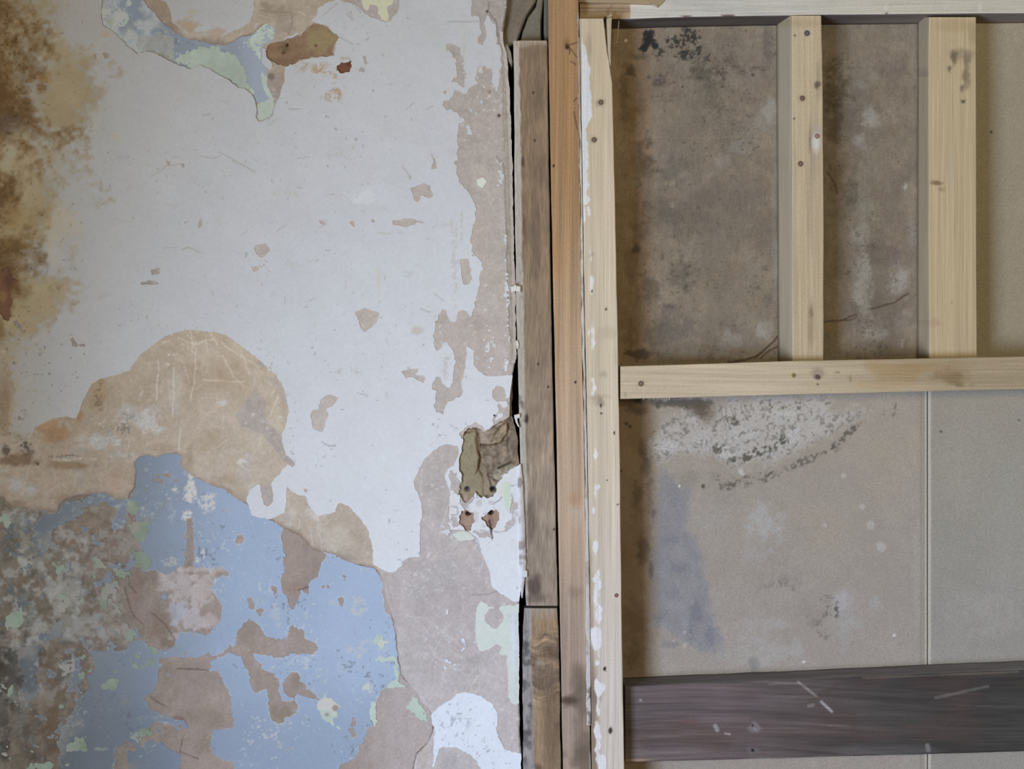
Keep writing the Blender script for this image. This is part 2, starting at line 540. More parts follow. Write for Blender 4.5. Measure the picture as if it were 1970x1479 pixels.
def screw(parent, x, y, d, r=5.0, rgb=(92, 78, 66), name='screw'):
    n = 16
    a = np.arange(n) * 2 * np.pi / n + 0.3 + x
    rr = [(r, d - 1.5), (r, d + 0.5), (r * 0.82, d + 1.0)]
    V = [unproject(x + q * np.cos(a), y + q * np.sin(a), h) for q, h in rr]
    st = np.where(np.arange(n) % 4 == 0, r * 0.62, r * 0.2)
    V.append(unproject(x + st * np.cos(a), y + st * np.sin(a), d + 1.0))
    V.append(unproject(x + st * 0.8 * np.cos(a), y + st * 0.8 * np.sin(a), d - 1.0))
    V.append(unproject(np.array([x]), np.array([y]), d - 1.6))
    Vv = np.concatenate(V); i = np.arange(n); j = (i + 1) % n
    q = [np.stack([i + k * n, j + k * n, j + (k + 1) * n, i + (k + 1) * n], 1) for k in range(4)]
    t = np.stack([i + 4 * n, j + 4 * n, np.full(n, 5 * n)], 1)
    c = np.tile(np.asarray(rgb, float), (len(Vv), 1)); c[4 * n:] *= 0.35
    return build_mesh(name, Vv, q + [t], pigment(c, np.full(len(Vv), x), np.full(len(Vv), y)), M_METAL, parent, smooth=False)


def boxes(name, lst, rgb, mat, parent=None):
    """boxes given as world-pixel extents (x0,x1, d0,d1, y0,y1), no perspective"""
    V = []; Q = []
    for (x0, x1, d0, d1, y0, y1) in lst:
        o = len(V)
        for x in (x0, x1):
            for d in (d0, d1):
                for y in (y0, y1):
                    V.append(((x - CX) * PX, -d * PX, -(y - CY) * PX))
        for f in ((0, 1, 3, 2), (4, 6, 7, 5), (0, 4, 5, 1), (2, 3, 7, 6), (0, 2, 6, 4), (1, 5, 7, 3)):
            Q.append([o + k for k in f])
    V = np.array(V)
    return build_mesh(name, V, [np.array(Q)], np.tile(lin(rgb), (len(V), 1)), mat, parent, smooth=False)


# ================================================================== the plastered wall on the left
cv = Canvas(-72, -120, 1012, 1600, 2.0, 11)
X, Y = cv.X, cv.Y
EDGE = [(-200, 978), (0, 976), (30, 973), (62, 968), (82, 969), (100, 974), (130, 977), (180, 981), (300, 985), (400, 988), (560, 991),
        (650, 993), (690, 992), (720, 988), (780, 985), (800, 985), (818, 992), (845, 996), (880, 998), (900, 1001), (1000, 1003), (1100, 1003), (1150, 1000),
        (1200, 998), (1300, 999), (1400, 1000), (1479, 1003), (1700, 1003)]
ex = np.interp(cv.ys, [e[0] for e in EDGE], [e[1] for e in EDGE]).astype(np.float32)[:, None]
rag = cv.fbm(16, 77, 3)
edgeF = np.clip(ex - X + 1.6 * rag, -16, 16)

wall_left = boxes('wall_left', [(-1200, -142, -120, -2, -900, 2300), (-142, 962, -120, -19, -900, 2300),
                                (-142, 962, -19, -2, -900, -122), (-142, 962, -19, -2, 1602, 2300), (962, 978, -120, -19, -120, 800)], (150, 138, 120), M_PLASTER)
tag(wall_left, kind='structure')

# ---- holes that go through everything
socket = [(891, 838), (894, 829), (903, 824), (916, 820), (924, 823), (930, 830), (942, 824), (953, 818), (966, 811), (976, 807), (986, 800), (1012, 790), (1012, 896), (1000, 893),
          (990, 897), (980, 905), (972, 914), (962, 924), (955, 932), (955, 944), (948, 954), (938, 957), (931, 953), (927, 958), (921, 950), (914, 947),
          (911, 956), (903, 963), (896, 970), (889, 963), (883, 950), (882, 938), (887, 930), (886, 915), (883, 900), (884, 884), (888, 862)]
peanut = [(514, 86), (530, 80), (560, 73), (578, 68), (590, 56), (603, 46), (615, 46), (632, 55), (648, 66), (652, 73), (648, 82), (640, 96), (641, 106),
          (625, 109), (600, 109), (580, 113), (565, 122), (550, 128), (535, 126), (524, 119), (516, 110), (512, 98)]
rust = [(648, 128), (655, 119), (665, 121), (678, 115), (676, 125), (672, 138), (660, 143), (652, 141), (648, 134)]
rustL = [(-30, 530), (2, 522), (8, 515), (14, 512), (19, 522), (24, 535), (34, 539), (30, 549), (23, 555), (20, 565), (26, 582), (19, 588), (18, 600), (20, 618), (10, 617), (2, 606), (-30, 600)]
plugA = [(883, 994), (888, 985), (896, 981), (905, 984), (912, 990), (914, 1001), (908, 1010), (906, 1019), (896, 1020), (887, 1012), (883, 1003)]
plugB = [(929, 995), (938, 988), (942, 979), (950, 980), (955, 985), (961, 994), (957, 1002), (954, 1012), (946, 1018), (939, 1012), (936, 1004), (930, 1000)]
HOLE = cv.empty()
for p in (peanut, rust, rustL, plugA, plugB): cv.union(HOLE, p, 2.4, 1.0)
DEEP = cv.empty(); cv.union(DEEP, socket, 2.4, 0.8)
DEEP = np.maximum(DEEP, np.where((Y > 690) & (Y < 860), np.clip(X - np.interp(Y, [690, 700, 760, 800, 820, 860], [1010, 989, 981, 980, 978, 978]), -16, 16), -16)).astype(np.float32)

# ---- white top coat: everything minus the places where it has come away
WH = cv.empty()
top_hole = [(195, -160), (195, 25), (195, 45), (205, 55), (222, 64), (237, 80), (250, 92), (264, 103), (280, 99), (300, 102), (318, 113), (335, 123), (350, 128), (367, 132),
            (375, 128), (390, 127), (405, 133), (420, 142), (432, 150), (445, 160), (453, 167), (470, 170), (483, 180), (490, 195), (494, 212), (491, 222), (498, 233), (508, 231),
            (520, 226), (528, 224), (527, 212), (530, 200), (537, 185), (541, 176), (546, 160), (547, 145), (549, 130), (560, 125), (575, 118), (590, 112), (612, 111), (641, 108),
            (652, 74), (630, 50), (603, 42), (600, 40), (606, 33), (612, 22), (611, 17), (625, 8), (640, 2), (652, -2), (664, 3), (675, 8), (693, 14), (702, 25), (715, 33), (735, 39), (752, 41),
            (757, 32), (765, 24), (767, 12), (765, -160)]
dome = [(-160, 655), (5, 660), (14, 690), (20, 710), (27, 735), (30, 752), (26, 800), (18, 830), (20, 846), (45, 848), (60, 840), (68, 822), (85, 812), (105, 804), (125, 801),
        (145, 806), (152, 795), (158, 770), (165, 758), (178, 738), (190, 730), (205, 725), (235, 718), (250, 712), (258, 700), (268, 685), (285, 672), (305, 655), (318, 645), (335, 640), (360, 636),
        (390, 635), (415, 638), (435, 645), (455, 658), (475, 672), (495, 688), (515, 705), (530, 722), (540, 738), (548, 755), (554, 790), (553, 810), (547, 825), (541, 838), (545, 855),
        (550, 872), (563, 885), (567, 893), (562, 897), (553, 892), (545, 900), (538, 915), (528, 921), (522, 930), (526, 950), (526, 965), (518, 974), (508, 970), (503, 950), (500, 930), (488, 935), (478, 945), (473, 962), (485, 990),
        (500, 999), (515, 1000), (535, 993), (548, 985), (551, 960), (552, 937), (562, 948), (588, 955), (593, 970), (610, 990), (630, 990), (645, 985), (650, 968), (660, 967), (675, 978), (690, 995),
        (705, 1015), (715, 1040), (719, 1060), (718, 1085), (725, 1090), (740, 1098), (750, 1102), (760, 1100), (773, 1090), (775, 1080), (785, 1073), (808, 1070), (808, 1040), (810, 1020), (811, 985),
        (808, 960), (800, 940), (796, 928), (805, 905), (815, 885), (830, 870), (845, 858), (860, 855), (880, 858), (884, 870), (880, 885), (870, 897), (858, 905), (855, 915), (861, 935), (865, 950),
        (866, 1016), (880, 1020), (900, 1022), (915, 1032), (922, 1055), (930, 1075), (942, 1098), (948, 1130), (965, 1143), (985, 1156), (1030, 1160), (1030, 1640), (-160, 1640)]
right_strip = [(908, -140), (908, 10), (905, 20), (906, 30), (918, 33), (923, 45), (927, 60), (922, 75), (924, 84), (931, 86), (936, 70), (932, 40), (938, 28), (945, 34), (953, 52), (958, 78), (955, 84),
               (972, 86), (990, 86), (990, -140)]
big_right = [(920, 128), (930, 124), (945, 132), (949, 140), (948, 155), (952, 170), (954, 177), (958, 165), (962, 152), (966, 100), (972, 86), (1010, 86), (1010, 722), (982, 722), (965, 723), (940, 722),
             (923, 715), (910, 702), (911, 690), (917, 670), (910, 655), (908, 640), (905, 625), (908, 605), (913, 590), (918, 570), (920, 550), (922, 530), (928, 515), (925, 505), (918, 495), (908, 492), (910, 475),
             (906, 455), (910, 440), (915, 425), (914, 410), (916, 395), (911, 385), (903, 373), (890, 358), (882, 345), (878, 330), (880, 318), (873, 316), (870, 311), (881, 308), (879, 295), (882, 285),
             (880, 265), (882, 250), (882, 237), (890, 237), (893, 230), (887, 224), (880, 218), (867, 210), (858, 208), (853, 200), (855, 193), (870, 187), (873, 180), (875, 172), (885, 175), (895, 182),
             (902, 180), (903, 172), (908, 168), (920, 160), (915, 150)]
upper_bar = [(861, 88), (868, 84), (878, 85), (885, 92), (888, 105), (893, 118), (893, 130), (896, 140), (894, 160), (893, 170), (885, 165), (878, 160), (871, 157), (870, 150), (880, 146), (878, 130), (876, 115), (870, 105), (862, 96)]
cross = [(838, 618), (842, 612), (850, 595), (856, 593), (860, 600), (863, 615), (875, 620), (880, 612), (883, 600), (888, 597), (900, 600), (908, 612), (906, 622), (915, 630), (917, 650), (915, 672),
         (908, 672), (898, 662), (898, 680), (894, 700), (892, 715), (890, 730), (889, 745), (890, 752), (885, 762), (875, 768), (870, 770), (857, 778), (853, 800), (848, 795), (838, 793), (835, 780), (835, 765),
         (838, 752), (830, 748), (832, 735), (838, 725), (848, 724), (852, 735), (860, 745), (867, 748), (872, 735), (871, 715), (875, 703), (876, 685), (870, 670), (860, 660), (853, 660), (848, 668),
         (838, 675), (835, 668), (833, 645), (838, 635)]
small_holes = [
    [(682, 599), (700, 594), (702, 591), (706, 595), (730, 602), (725, 612), (724, 622), (716, 630), (702, 638), (696, 632), (690, 618)],
    [(614, 424), (621, 423), (627, 428), (624, 432), (618, 430)], [(667, 424), (683, 424), (681, 436), (674, 432)],
    [(757, 424), (775, 420), (790, 419), (805, 425), (823, 427), (815, 430), (803, 428), (790, 434), (780, 436), (756, 432)],
    [(790, 365), (795, 360), (810, 355), (815, 352), (828, 355), (831, 370), (834, 378), (825, 382), (812, 377), (805, 388), (798, 385), (795, 375)],
    [(835, 304), (838, 312), (840, 322), (833, 326), (828, 324)],
    [(886, 500), (902, 499), (904, 510), (906, 530), (908, 538), (900, 548), (892, 548), (888, 530)],
    [(772, 714), (780, 711), (800, 709), (805, 708), (802, 715), (797, 720), (806, 722), (815, 722), (818, 730), (812, 736), (802, 730), (795, 727), (780, 727)],
    [(617, 768), (625, 760), (635, 758), (652, 763), (645, 772), (640, 782), (632, 786), (626, 788), (632, 798), (625, 815), (620, 832), (612, 830), (600, 820), (602, 805), (598, 798), (602, 788), (615, 786)],
    [(489, 476), (500, 470), (512, 469), (520, 480), (512, 490), (505, 497), (495, 492)], [(485, 515), (497, 510), (498, 522), (488, 524)],
    [(270, 543), (290, 539), (308, 544), (290, 547), (272, 548)], [(288, 518), (306, 517), (307, 526), (292, 530)],
    [(697, 106), (703, 107), (704, 116), (709, 122), (702, 123), (700, 114)], [(690, 137), (696, 129), (702, 132), (701, 140)], [(852, 175), (858, 173), (860, 181), (854, 181)],
    [(946, 750), (956, 742), (970, 745), (975, 760), (972, 770), (958, 773), (946, 765)], [(968, 770), (986, 762), (990, 805), (975, 812), (950, 818), (948, 806), (955, 800), (960, 790), (958, 780)],
    [(196, 100), (203, 99), (209, 104), (206, 111), (199, 110)], [(180, 104), (185, 104), (187, 115), (182, 115)], [(320, 311), (327, 310), (326, 320), (322, 319)], [(349, 314), (356, 313), (354, 323), (348, 321)],
    [(383, 422), (388, 421), (388, 436), (381, 437)], [(137, 652), (141, 648), (146, 656), (149, 665), (140, 666)], [(152, 662), (160, 660), (165, 666), (155, 666)],
    [(20, 616), (30, 618), (40, 628), (45, 639), (38, 634), (28, 624)], [(716, 171), (722, 173), (719, 179), (715, 177)], [(549, 195), (555, 196), (552, 201)],
    [(684, 267), (688, 265), (687, 272), (682, 272)], [(714, 421), (721, 421), (721, 427), (715, 427)], [(756, 712), (760, 711), (760, 715)], [(563, 871), (568, 873), (566, 877)], [(585, 940), (592, 941), (590, 948), (585, 945)],
    [(885, 960), (912, 950), (905, 965), (896, 972)], [(864, 908), (878, 905), (884, 925), (884, 960), (868, 940), (866, 925)], [(868, 990), (880, 1000), (883, 1012), (872, 1012)], [(910, 1022), (945, 1018), (945, 1034), (922, 1032)],
    [(968, 1000), (990, 996), (994, 1016), (972, 1018)], [(978, 960), (996, 970), (994, 990), (982, 985)]]
for p in (top_hole, dome): cv.union(WH, p, 2.2, 0.5)
for p in (big_right, right_strip, upper_bar, cross): cv.union(WH, p, 2.0, 1.2)
for p in small_holes[:-6]: cv.union(WH, p, 1.6, 0.6)
for p in small_holes[-6:]: cv.union(WH, p, 4.0, 2.6)
for p in ([(884, 836), (896, 822), (915, 814), (928, 818), (934, 826), (950, 816), (975, 804), (990, 795), (990, 806), (950, 826), (930, 836), (915, 826), (900, 832), (888, 850)], [(880, 945), (884, 965), (896, 980), (910, 966), (918, 952), (905, 960), (896, 968), (888, 960)]): cv.union(WH, p, 2.5, 1.0)
# scratches and crumbs where the top coat is nicked
rngs = np.random.default_rng(5)
crumb = np.full(cv.sh, -1.0, np.float32)
for (x, y, rx, ry, dens) in [(270, 605, 55, 22, .5), (300, 345, 30, 25, .4), (505, 510, 18, 45, .7), (310, 420, 80, 12, .3), (90, 690, 60, 40, .35), (880, 190, 40, 30, .3), (700, 355, 25, 8, .4), (600, 503, 22, 4, .5),
                             (770, 1065, 22, 22, .55), (885, 1010, 22, 30, .45), (245, 330, 60, 40, .12), (650, 200, 120, 110, .12), (120, 745, 60, 30, .25), (870, 85, 14, 30, .3), (935, 690, 30, 30, .6), (750, 720, 120, 40, .15), (270, 700, 25, 30, .4)]:
    r = np.hypot((X - x) / rx, (Y - y) / ry)
    crumb = np.maximum(crumb, np.where(r < 1.3, (cv.fine * 0.9 + cv.rough * 0.55) - 1.15 + dens * (1.15 - r) * 1.0, -1))
WH = np.maximum(WH, np.clip(crumb * 6, -16, 6))
# bits of white left standing inside the bare areas
isle = cv.empty()
isles = [[(310, -150), (310, 0), (323, 12), (330, 25), (331, 45), (340, 52), (350, 62), (375, 66), (400, 68), (430, 68), (450, 60), (465, 55), (480, 45), (486, 30), (490, 15), (492, -150)],
         [(829, 1372), (845, 1358), (870, 1345), (880, 1335), (895, 1332), (910, 1333), (930, 1342), (945, 1352), (955, 1365), (958, 1385), (955, 1400), (960, 1420), (970, 1440), (985, 1445), (1020, 1452), (1020, 1640),
          (928, 1640), (924, 1479), (918, 1465), (905, 1453), (885, 1440), (870, 1437), (855, 1436), (845, 1440), (838, 1460), (833, 1479), (833, 1440), (836, 1410), (830, 1385)],
         [(925, 190), (929, 193), (927, 203), (923, 198)], [(898, 240), (906, 241), (908, 260), (899, 258)], [(904, 205), (910, 212), (905, 213)], [(915, 212), (920, 214), (917, 222)],
         [(906, 183), (909, 190), (905, 188)], [(530, 80), (560, 68), (580, 60), (598, 44), (588, 56), (560, 74), (532, 82)],
         [(505, 92), (512, 96), (516, 112), (524, 122), (520, 133), (510, 130), (504, 118), (503, 104)], [(954, 805), (960, 801), (962, 806), (955, 809)], [(958, 797), (968, 793), (970, 800), (963, 806)], [(962, 775), (974, 772), (978, 780), (968, 784)],
         [(940, 60), (944, 40), (948, 45), (952, 82), (942, 84)]]
for p in isles: cv.union(isle, p, 1.8, 0.6)
# limewash crumbs left along the wall's edge and on the bare skim
r = (cv.fine * 0.8 + cv.rough * 0.7) - 1.0
zone = np.maximum.reduce([1.1 - np.hypot((X - 962) / 12, (Y - 345) / 55), 1.1 - np.hypot((X - 940) / 20, (Y - 660) / 55), 1.0 - np.hypot((X - 860) / 18, (Y - 1020) / 50),
                          0.9 - np.hypot((X - 893) / 14, (Y - 1235) / 30), 0.75 - np.hypot((X - 790) / 30, (Y - 1240) / 14), 0.8 - np.hypot((X - 860) / 8, (Y - 1180) / 34), 0.4 - np.hypot((X - 860) / 90, (Y - 1270) / 40) * 0.6,
                          1.0 - np.abs(X - (ex - 16)) / 7 + np.where((Y > 420) & (Y < 740), 0, -3)])
isle = np.maximum(isle, np.clip((r + 0.95 * zone) * 5, -16, 5)).astype(np.float32)
F3 = np.minimum(np.maximum(-WH, isle), np.minimum(edgeF, -np.maximum(HOLE, DEEP)))
strip_edge = np.where((Y > 60) & (Y < 700), np.clip(ex - np.interp(Y, [60, 90, 300, 560, 700], [4, 8, 17, 11, 8]) - X, -16, 16), 16)
F3 = np.minimum(F3, strip_edge)

# ---- where the skim has broken off and the old colours show
BZ = cv.empty()
tear = [(-160, 955), (5, 955), (10, 965), (25, 972), (50, 975), (75, 982), (100, 985), (113, 984), (115, 970), (125, 960), (140, 955), (165, 950), (190, 947), (205, 950), (220, 960), (235, 964),
        (248, 960), (250, 948), (260, 938), (261, 920), (262, 905), (258, 890), (265, 880), (285, 875), (300, 878), (315, 874), (340, 872), (348, 880), (348, 895), (357, 907), (370, 915), (385, 922), (405, 933),
        (425, 940), (440, 950), (460, 960), (475, 970), (485, 982), (500, 990), (513, 998), (527, 1003), (541, 1014), (556, 1020), (575, 1030), (590, 1046), (600, 1058), (620, 1062), (640, 1068), (660, 1075), (680, 1085),
        (705, 1092), (720, 1095), (730, 1105), (737, 1125), (740, 1150), (748, 1170), (757, 1200), (760, 1230), (765, 1270), (770, 1295), (780, 1310), (800, 1330), (820, 1360), (829, 1374), (833, 1395),
        (825, 1420), (815, 1435), (800, 1450), (793, 1479), (780, 1640), (-160, 1640)]
topz = [(196, -150), (195, 45), (237, 80), (264, 103), (300, 102), (335, 123), (367, 132), (405, 133), (445, 160), (483, 180), (494, 212), (495, 232), (526, 222), (527, 200), (516, 170), (514, 140), (505, 110),
        (505, 92), (518, 80), (526, 76), (531, 60), (529, 50), (512, 45), (502, 50), (490, 62), (480, 68), (465, 70), (445, 80), (430, 88), (410, 86), (390, 80), (365, 76), (345, 68), (330, 58), (318, 48), (305, 35), (290, 20), (275, 0), (270, -150)]
mint_top = [(697, -150), (697, 0), (700, 12), (708, 18), (715, 10), (727, 12), (728, 25), (735, 35), (745, 38), (747, 30), (745, 15), (755, 5), (762, -150)]
cv.union(BZ, tear, 2.0, 0.4); cv.union(BZ, topz, 2.0, 0.5)
F2 = np.minimum(-BZ, np.minimum(edgeF, -np.maximum(HOLE, DEEP)))
F2 = np.minimum(F2, 9.0 - F3)

# ---- blue distemper
messy = 1 - sstep(120, 330, X + 0.12 * (Y - 1100) + 40 * cv.fbm(140, 91, 2))
BP = cv.empty()          # places where the blue is gone
plaster = [
    [(105, 1022), (120, 1010), (140, 1005), (160, 1000), (165, 980), (185, 970), (205, 965), (218, 975), (225, 985), (218, 1000), (220, 1015), (235, 1012), (240, 990), (250, 975), (263, 985), (266, 1000),
     (280, 1000), (285, 1020), (268, 1040), (268, 1060), (280, 1075), (275, 1100), (300, 1098), (320, 1108), (340, 1096), (352, 1088), (358, 1050), (360, 995), (370, 995), (373, 1060), (374, 1090), (400, 1098), (428, 1090), (442, 1104), (412, 1112),
     (408, 1135), (424, 1160), (425, 1190), (412, 1212), (396, 1222), (372, 1216), (345, 1215), (335, 1240), (320, 1250), (290, 1245), (272, 1228), (258, 1232), (240, 1250), (200, 1255), (160, 1245), (140, 1260), (120, 1255),
     (132, 1300), (124, 1340), (112, 1400), (60, 1450), (-40, 1440), (-40, 1180), (40, 1150), (60, 1100), (90, 1060)],
    [(305, 1265), (340, 1262), (380, 1262), (402, 1250), (408, 1262), (430, 1258), (442, 1240), (455, 1248), (430, 1262), (404, 1272), (405, 1290), (420, 1290), (430, 1310), (443, 1340), (447, 1390), (450, 1396), (438, 1402), (410, 1402), (405, 1420),
     (408, 1450), (430, 1465), (447, 1462), (452, 1479), (440, 1640), (345, 1640), (345, 1479), (345, 1452), (335, 1445), (310, 1430), (290, 1425), (262, 1440), (245, 1450), (248, 1479), (225, 1640), (220, 1479), (222, 1440), (245, 1428),
     (280, 1410), (290, 1395), (300, 1385), (330, 1392), (345, 1405), (360, 1398), (355, 1385), (340, 1380), (320, 1375), (296, 1370), (285, 1350), (273, 1345), (290, 1332), (300, 1318), (305, 1300)],
    [(470, 1195), (480, 1190), (492, 1200), (500, 1205), (505, 1220), (515, 1225), (540, 1228), (556, 1230), (560, 1205), (575, 1207), (583, 1215), (585, 1230), (600, 1232), (608, 1240), (610, 1248), (600, 1258), (585, 1260),
     (570, 1258), (555, 1258), (545, 1262), (530, 1268), (520, 1258), (505, 1260), (490, 1260), (492, 1275), (500, 1280), (505, 1290), (520, 1292), (533, 1305), (538, 1320), (540, 1345), (555, 1348), (565, 1345), (572, 1358),
     (565, 1370), (550, 1380), (545, 1390), (535, 1392), (522, 1385), (518, 1360), (515, 1330), (510, 1325), (495, 1332), (488, 1328), (480, 1310), (478, 1290), (465, 1275), (463, 1262), (442, 1258), (440, 1250), (455, 1242), (458, 1215)],
    [(548, 1310), (560, 1295), (575, 1295), (580, 1310), (590, 1325), (605, 1335), (614, 1347), (600, 1345), (585, 1340), (575, 1335), (565, 1345), (550, 1332), (545, 1320)],
    [(540, 1035), (545, 1010), (560, 1015), (580, 1030), (600, 1050), (632, 1066), (618, 1080), (613, 1095), (612, 1110), (600, 1118), (595, 1125), (590, 1145), (585, 1140), (580, 1130), (578, 1145), (573, 1150), (570, 1160), (562, 1175),
     (555, 1160), (553, 1145), (545, 1140), (540, 1115), (548, 1095), (545, 1075), (548, 1050)],
    [(770, 1298), (760, 1318), (745, 1320), (735, 1326), (726, 1350), (712, 1368), (708, 1382), (716, 1396), (710, 1402), (703, 1420), (690, 1445), (680, 1460), (665, 1465), (652, 1476), (640, 1640), (860, 1640), (860, 1330)],
    [(734, 1130), (742, 1175), (752, 1185), (760, 1182), (745, 1150)], [(650, 1152), (658, 1150), (664, 1160), (658, 1165)], [(675, 1400), (680, 1395), (685, 1412), (680, 1416)], [(455, 1027), (468, 1028), (470, 1042), (456, 1042)],
    [(524, 1130), (532, 1130), (531, 1148), (524, 1145)], [(592, 1382), (597, 1382), (596, 1388)], [(660, 1108), (668, 1109), (664, 1116)],
    [(338, 1395), (350, 1400), (352, 1388)]]
for p in plaster: cv.union(BP, p, 3.6, 1.5)
patch = cv.fbm(60, 93, 4) + 0.25 * cv.rough
blm = np.clip((cv.fbm(26, 461, 3) + 0.2 * cv.fine - 0.62) * 18, -16, 8)      # small scraps of blue among the bare plaster
BPm = np.clip((patch + 0.25 * cv.rough + 0.15 * cv.fine + 1.5 * messy - 1.05) * 22, -16, 16)
keep = cv.empty()        # blue that survives in the messy corner
for p in ([(78, 985), (112, 990), (120, 965), (190, 952), (235, 968), (262, 955), (262, 975), (240, 985), (228, 975), (205, 962), (182, 968), (162, 980), (158, 998), (120, 1008), (104, 1020), (100, 1055), (80, 1060), (62, 1040), (70, 1010)],
          [(255, 1235), (275, 1232), (290, 1255), (300, 1270), (305, 1290), (303, 1315), (285, 1330), (275, 1345), (262, 1352), (248, 1340), (245, 1300), (246, 1265)],
          [(150, 1340), (180, 1335), (240, 1330), (258, 1350), (290, 1360), (300, 1380), (265, 1400), (240, 1420), (220, 1450), (225, 1640), (110, 1640), (118, 1400), (140, 1370)],
          [(138, 1265), (155, 1262), (158, 1300), (150, 1330), (125, 1330), (135, 1300)], [(100, 1195), (122, 1190), (128, 1215), (112, 1230), (98, 1215)], [(218, 1000), (238, 995), (236, 1015), (218, 1020)], [(30, 1155), (62, 1150), (60, 1165), (32, 1165)],
          [(50, 1240), (75, 1240), (72, 1330), (58, 1370), (40, 1330), (48, 1280)]):
    cv.union(keep, p, 6.0, 3.0)
keep = np.maximum(keep, np.where((X < 330) & (Y > 960), blm, -16))
blue_zone = np.minimum(BZ + 6, 16)
F1 = np.minimum(blue_zone, -np.maximum(BP, np.minimum(BPm, -keep)))
F1 = np.where(keep > 0, np.maximum(F1, np.minimum(blue_zone, keep)), F1)
tb = np.clip((cv.fbm(30, 95, 4) + 0.3 * cv.rough + np.where(X < 335, 0.25 - (X - 195) / 500, 0.9)) * 18, -16, 16)       # the upper opening
F1 = np.where(Y < 300, np.minimum(blue_zone, tb), F1)
F1 = np.minimum(F1, np.minimum(edgeF, -np.maximum(HOLE, DEEP)))
F1 = np.minimum(F1, 8.0 - np.maximum(F2, F3))

# ---- green distemper in patches over blue and plaster
G = cv.empty()
for p in ([(335, 118), (360, 98), (395, 90), (420, 95), (450, 108), (462, 125), (472, 140), (486, 172), (492, 185), (482, 178), (462, 168), (447, 160), (425, 145), (405, 133), (372, 130)],
          [(480, 70), (498, 58), (505, 45), (530, 50), (531, 60), (526, 75), (510, 84), (500, 100), (496, 115), (488, 100), (478, 86)],
          [(196, 15), (212, 18), (214, 27), (196, 28)], [(206, 40), (220, 34), (232, 18), (246, 22), (248, 40), (236, 50), (218, 56), (208, 50)],
          [(494, 200), (505, 196), (520, 188), (526, 195), (527, 222), (498, 230)], mint_top,
          [(248, 965), (262, 968), (272, 985), (255, 990), (245, 980)], [(248, 1008), (270, 1000), (285, 1005), (292, 1030), (282, 1045), (262, 1040), (250, 1025)], [(255, 1060), (280, 1065), (295, 1080), (285, 1098), (262, 1085)],
          [(180, 1075), (198, 1070), (200, 1090), (186, 1092)], [(218, 1095), (240, 1090), (248, 1100), (236, 1115), (220, 1110)], [(195, 1130), (210, 1115), (226, 1118), (225, 1140), (205, 1150), (190, 1145)],
          [(218, 1160), (238, 1180), (252, 1205), (268, 1215), (258, 1235), (238, 1232), (228, 1210), (218, 1185)], [(285, 1240), (300, 1245), (302, 1255), (288, 1258)], [(245, 1420), (262, 1400), (285, 1400), (292, 1410), (270, 1425), (250, 1432)],
          [(757, 1275), (766, 1290), (768, 1310), (775, 1320), (760, 1325), (748, 1322), (745, 1315), (762, 1305)], [(785, 1355), (795, 1335), (803, 1345), (815, 1370), (818, 1388), (810, 1385), (798, 1375)],
          [(718, 1235), (728, 1222), (735, 1222), (745, 1238), (735, 1248), (720, 1245)], [(612, 1348), (625, 1341), (640, 1345), (650, 1355), (658, 1362), (650, 1370), (655, 1378), (645, 1385), (640, 1390), (650, 1400), (635, 1395), (622, 1385), (615, 1372), (607, 1362)],
          [(715, 1350), (725, 1352), (728, 1385), (718, 1396), (708, 1382)], [(695, 1318), (712, 1318), (713, 1326), (700, 1328)], [(755, 1265), (766, 1270), (766, 1285), (748, 1272), (720, 1268), (735, 1263)],
          [(10, 1180), (35, 1170), (45, 1190), (35, 1205), (12, 1205)]):
    cv.union(G, p, 5.0, 2.2)
cv.union(G, [(504, 138), (514, 150), (520, 172), (527, 190), (520, 196), (512, 180), (506, 160)], 2.0, 1.0)
G = np.where((X < 340) | (Y < 90), np.minimum(G, (cv.fbm(30, 99, 4) + 0.3 * cv.fine) * 14 + 6.5), G)
gp = (cv.fbm(40, 97, 4) + cv.rough * 0.3) * 16 - 14 + np.where(X > 335, 0, 4 * messy)
F1g = np.maximum(G, np.where((X < 340) & (Y > 300), np.clip(gp, -16, 16), -16))
F1g = np.maximum(F1g, np.where((X < 345) & (Y < 140), np.clip((cv.fbm(24, 481, 3) + 0.3 * cv.fine - .55) * 14, -16, 10), -16))
F1g = np.minimum(F1g, np.minimum(np.minimum(BZ + 5, edgeF), -np.maximum(HOLE, DEEP)))
mt = cv.empty(); cv.union(mt, mint_top, 2.2, 1.0)
F1g = np.minimum(F1g, 7.0 - np.maximum(F2, F3))
# pale green on the skim beside the timber
mintR = cv.empty()
cv.union(mintR, [(916, 1180), (920, 1163), (928, 1157), (938, 1162), (950, 1170), (975, 1165), (1010, 1160), (1010, 1350), (985, 1355), (978, 1340), (976, 1290), (975, 1262), (960, 1258), (965, 1245), (955, 1240), (945, 1245), (930, 1253), (922, 1250), (918, 1235), (915, 1215)], 2.0, 0.6)
cv.cut(mintR, [(942, 1170), (960, 1170), (970, 1185), (968, 1195), (955, 1210), (948, 1208), (935, 1195), (933, 1185)], 2.0)
cv.union(mintR, [(870, 1026), (890, 1022), (905, 1026), (915, 1036), (900, 1040), (880, 1040)], 2.0, 0.6)
cv.union(mintR, [(956, 940), (968, 930), (976, 925), (984, 930), (982, 945), (984, 970), (976, 990), (970, 975), (968, 958), (958, 955)], 2.0, 0.6)
cv.union(mintR, [(916, 345), (930, 340), (937, 350), (928, 362), (918, 356)], 1.5)
mintR = np.maximum(mintR, mt)
mintR = np.minimum(np.minimum(mintR, edgeF), -np.maximum(HOLE, DEEP))

F0 = np.minimum(np.minimum(edgeF, -np.maximum(HOLE, DEEP)), np.maximum(8.0 - np.maximum(np.maximum(F1, F2), F3), np.maximum(14.0 - edgeF, 14.0 + np.maximum(HOLE, DEEP))))

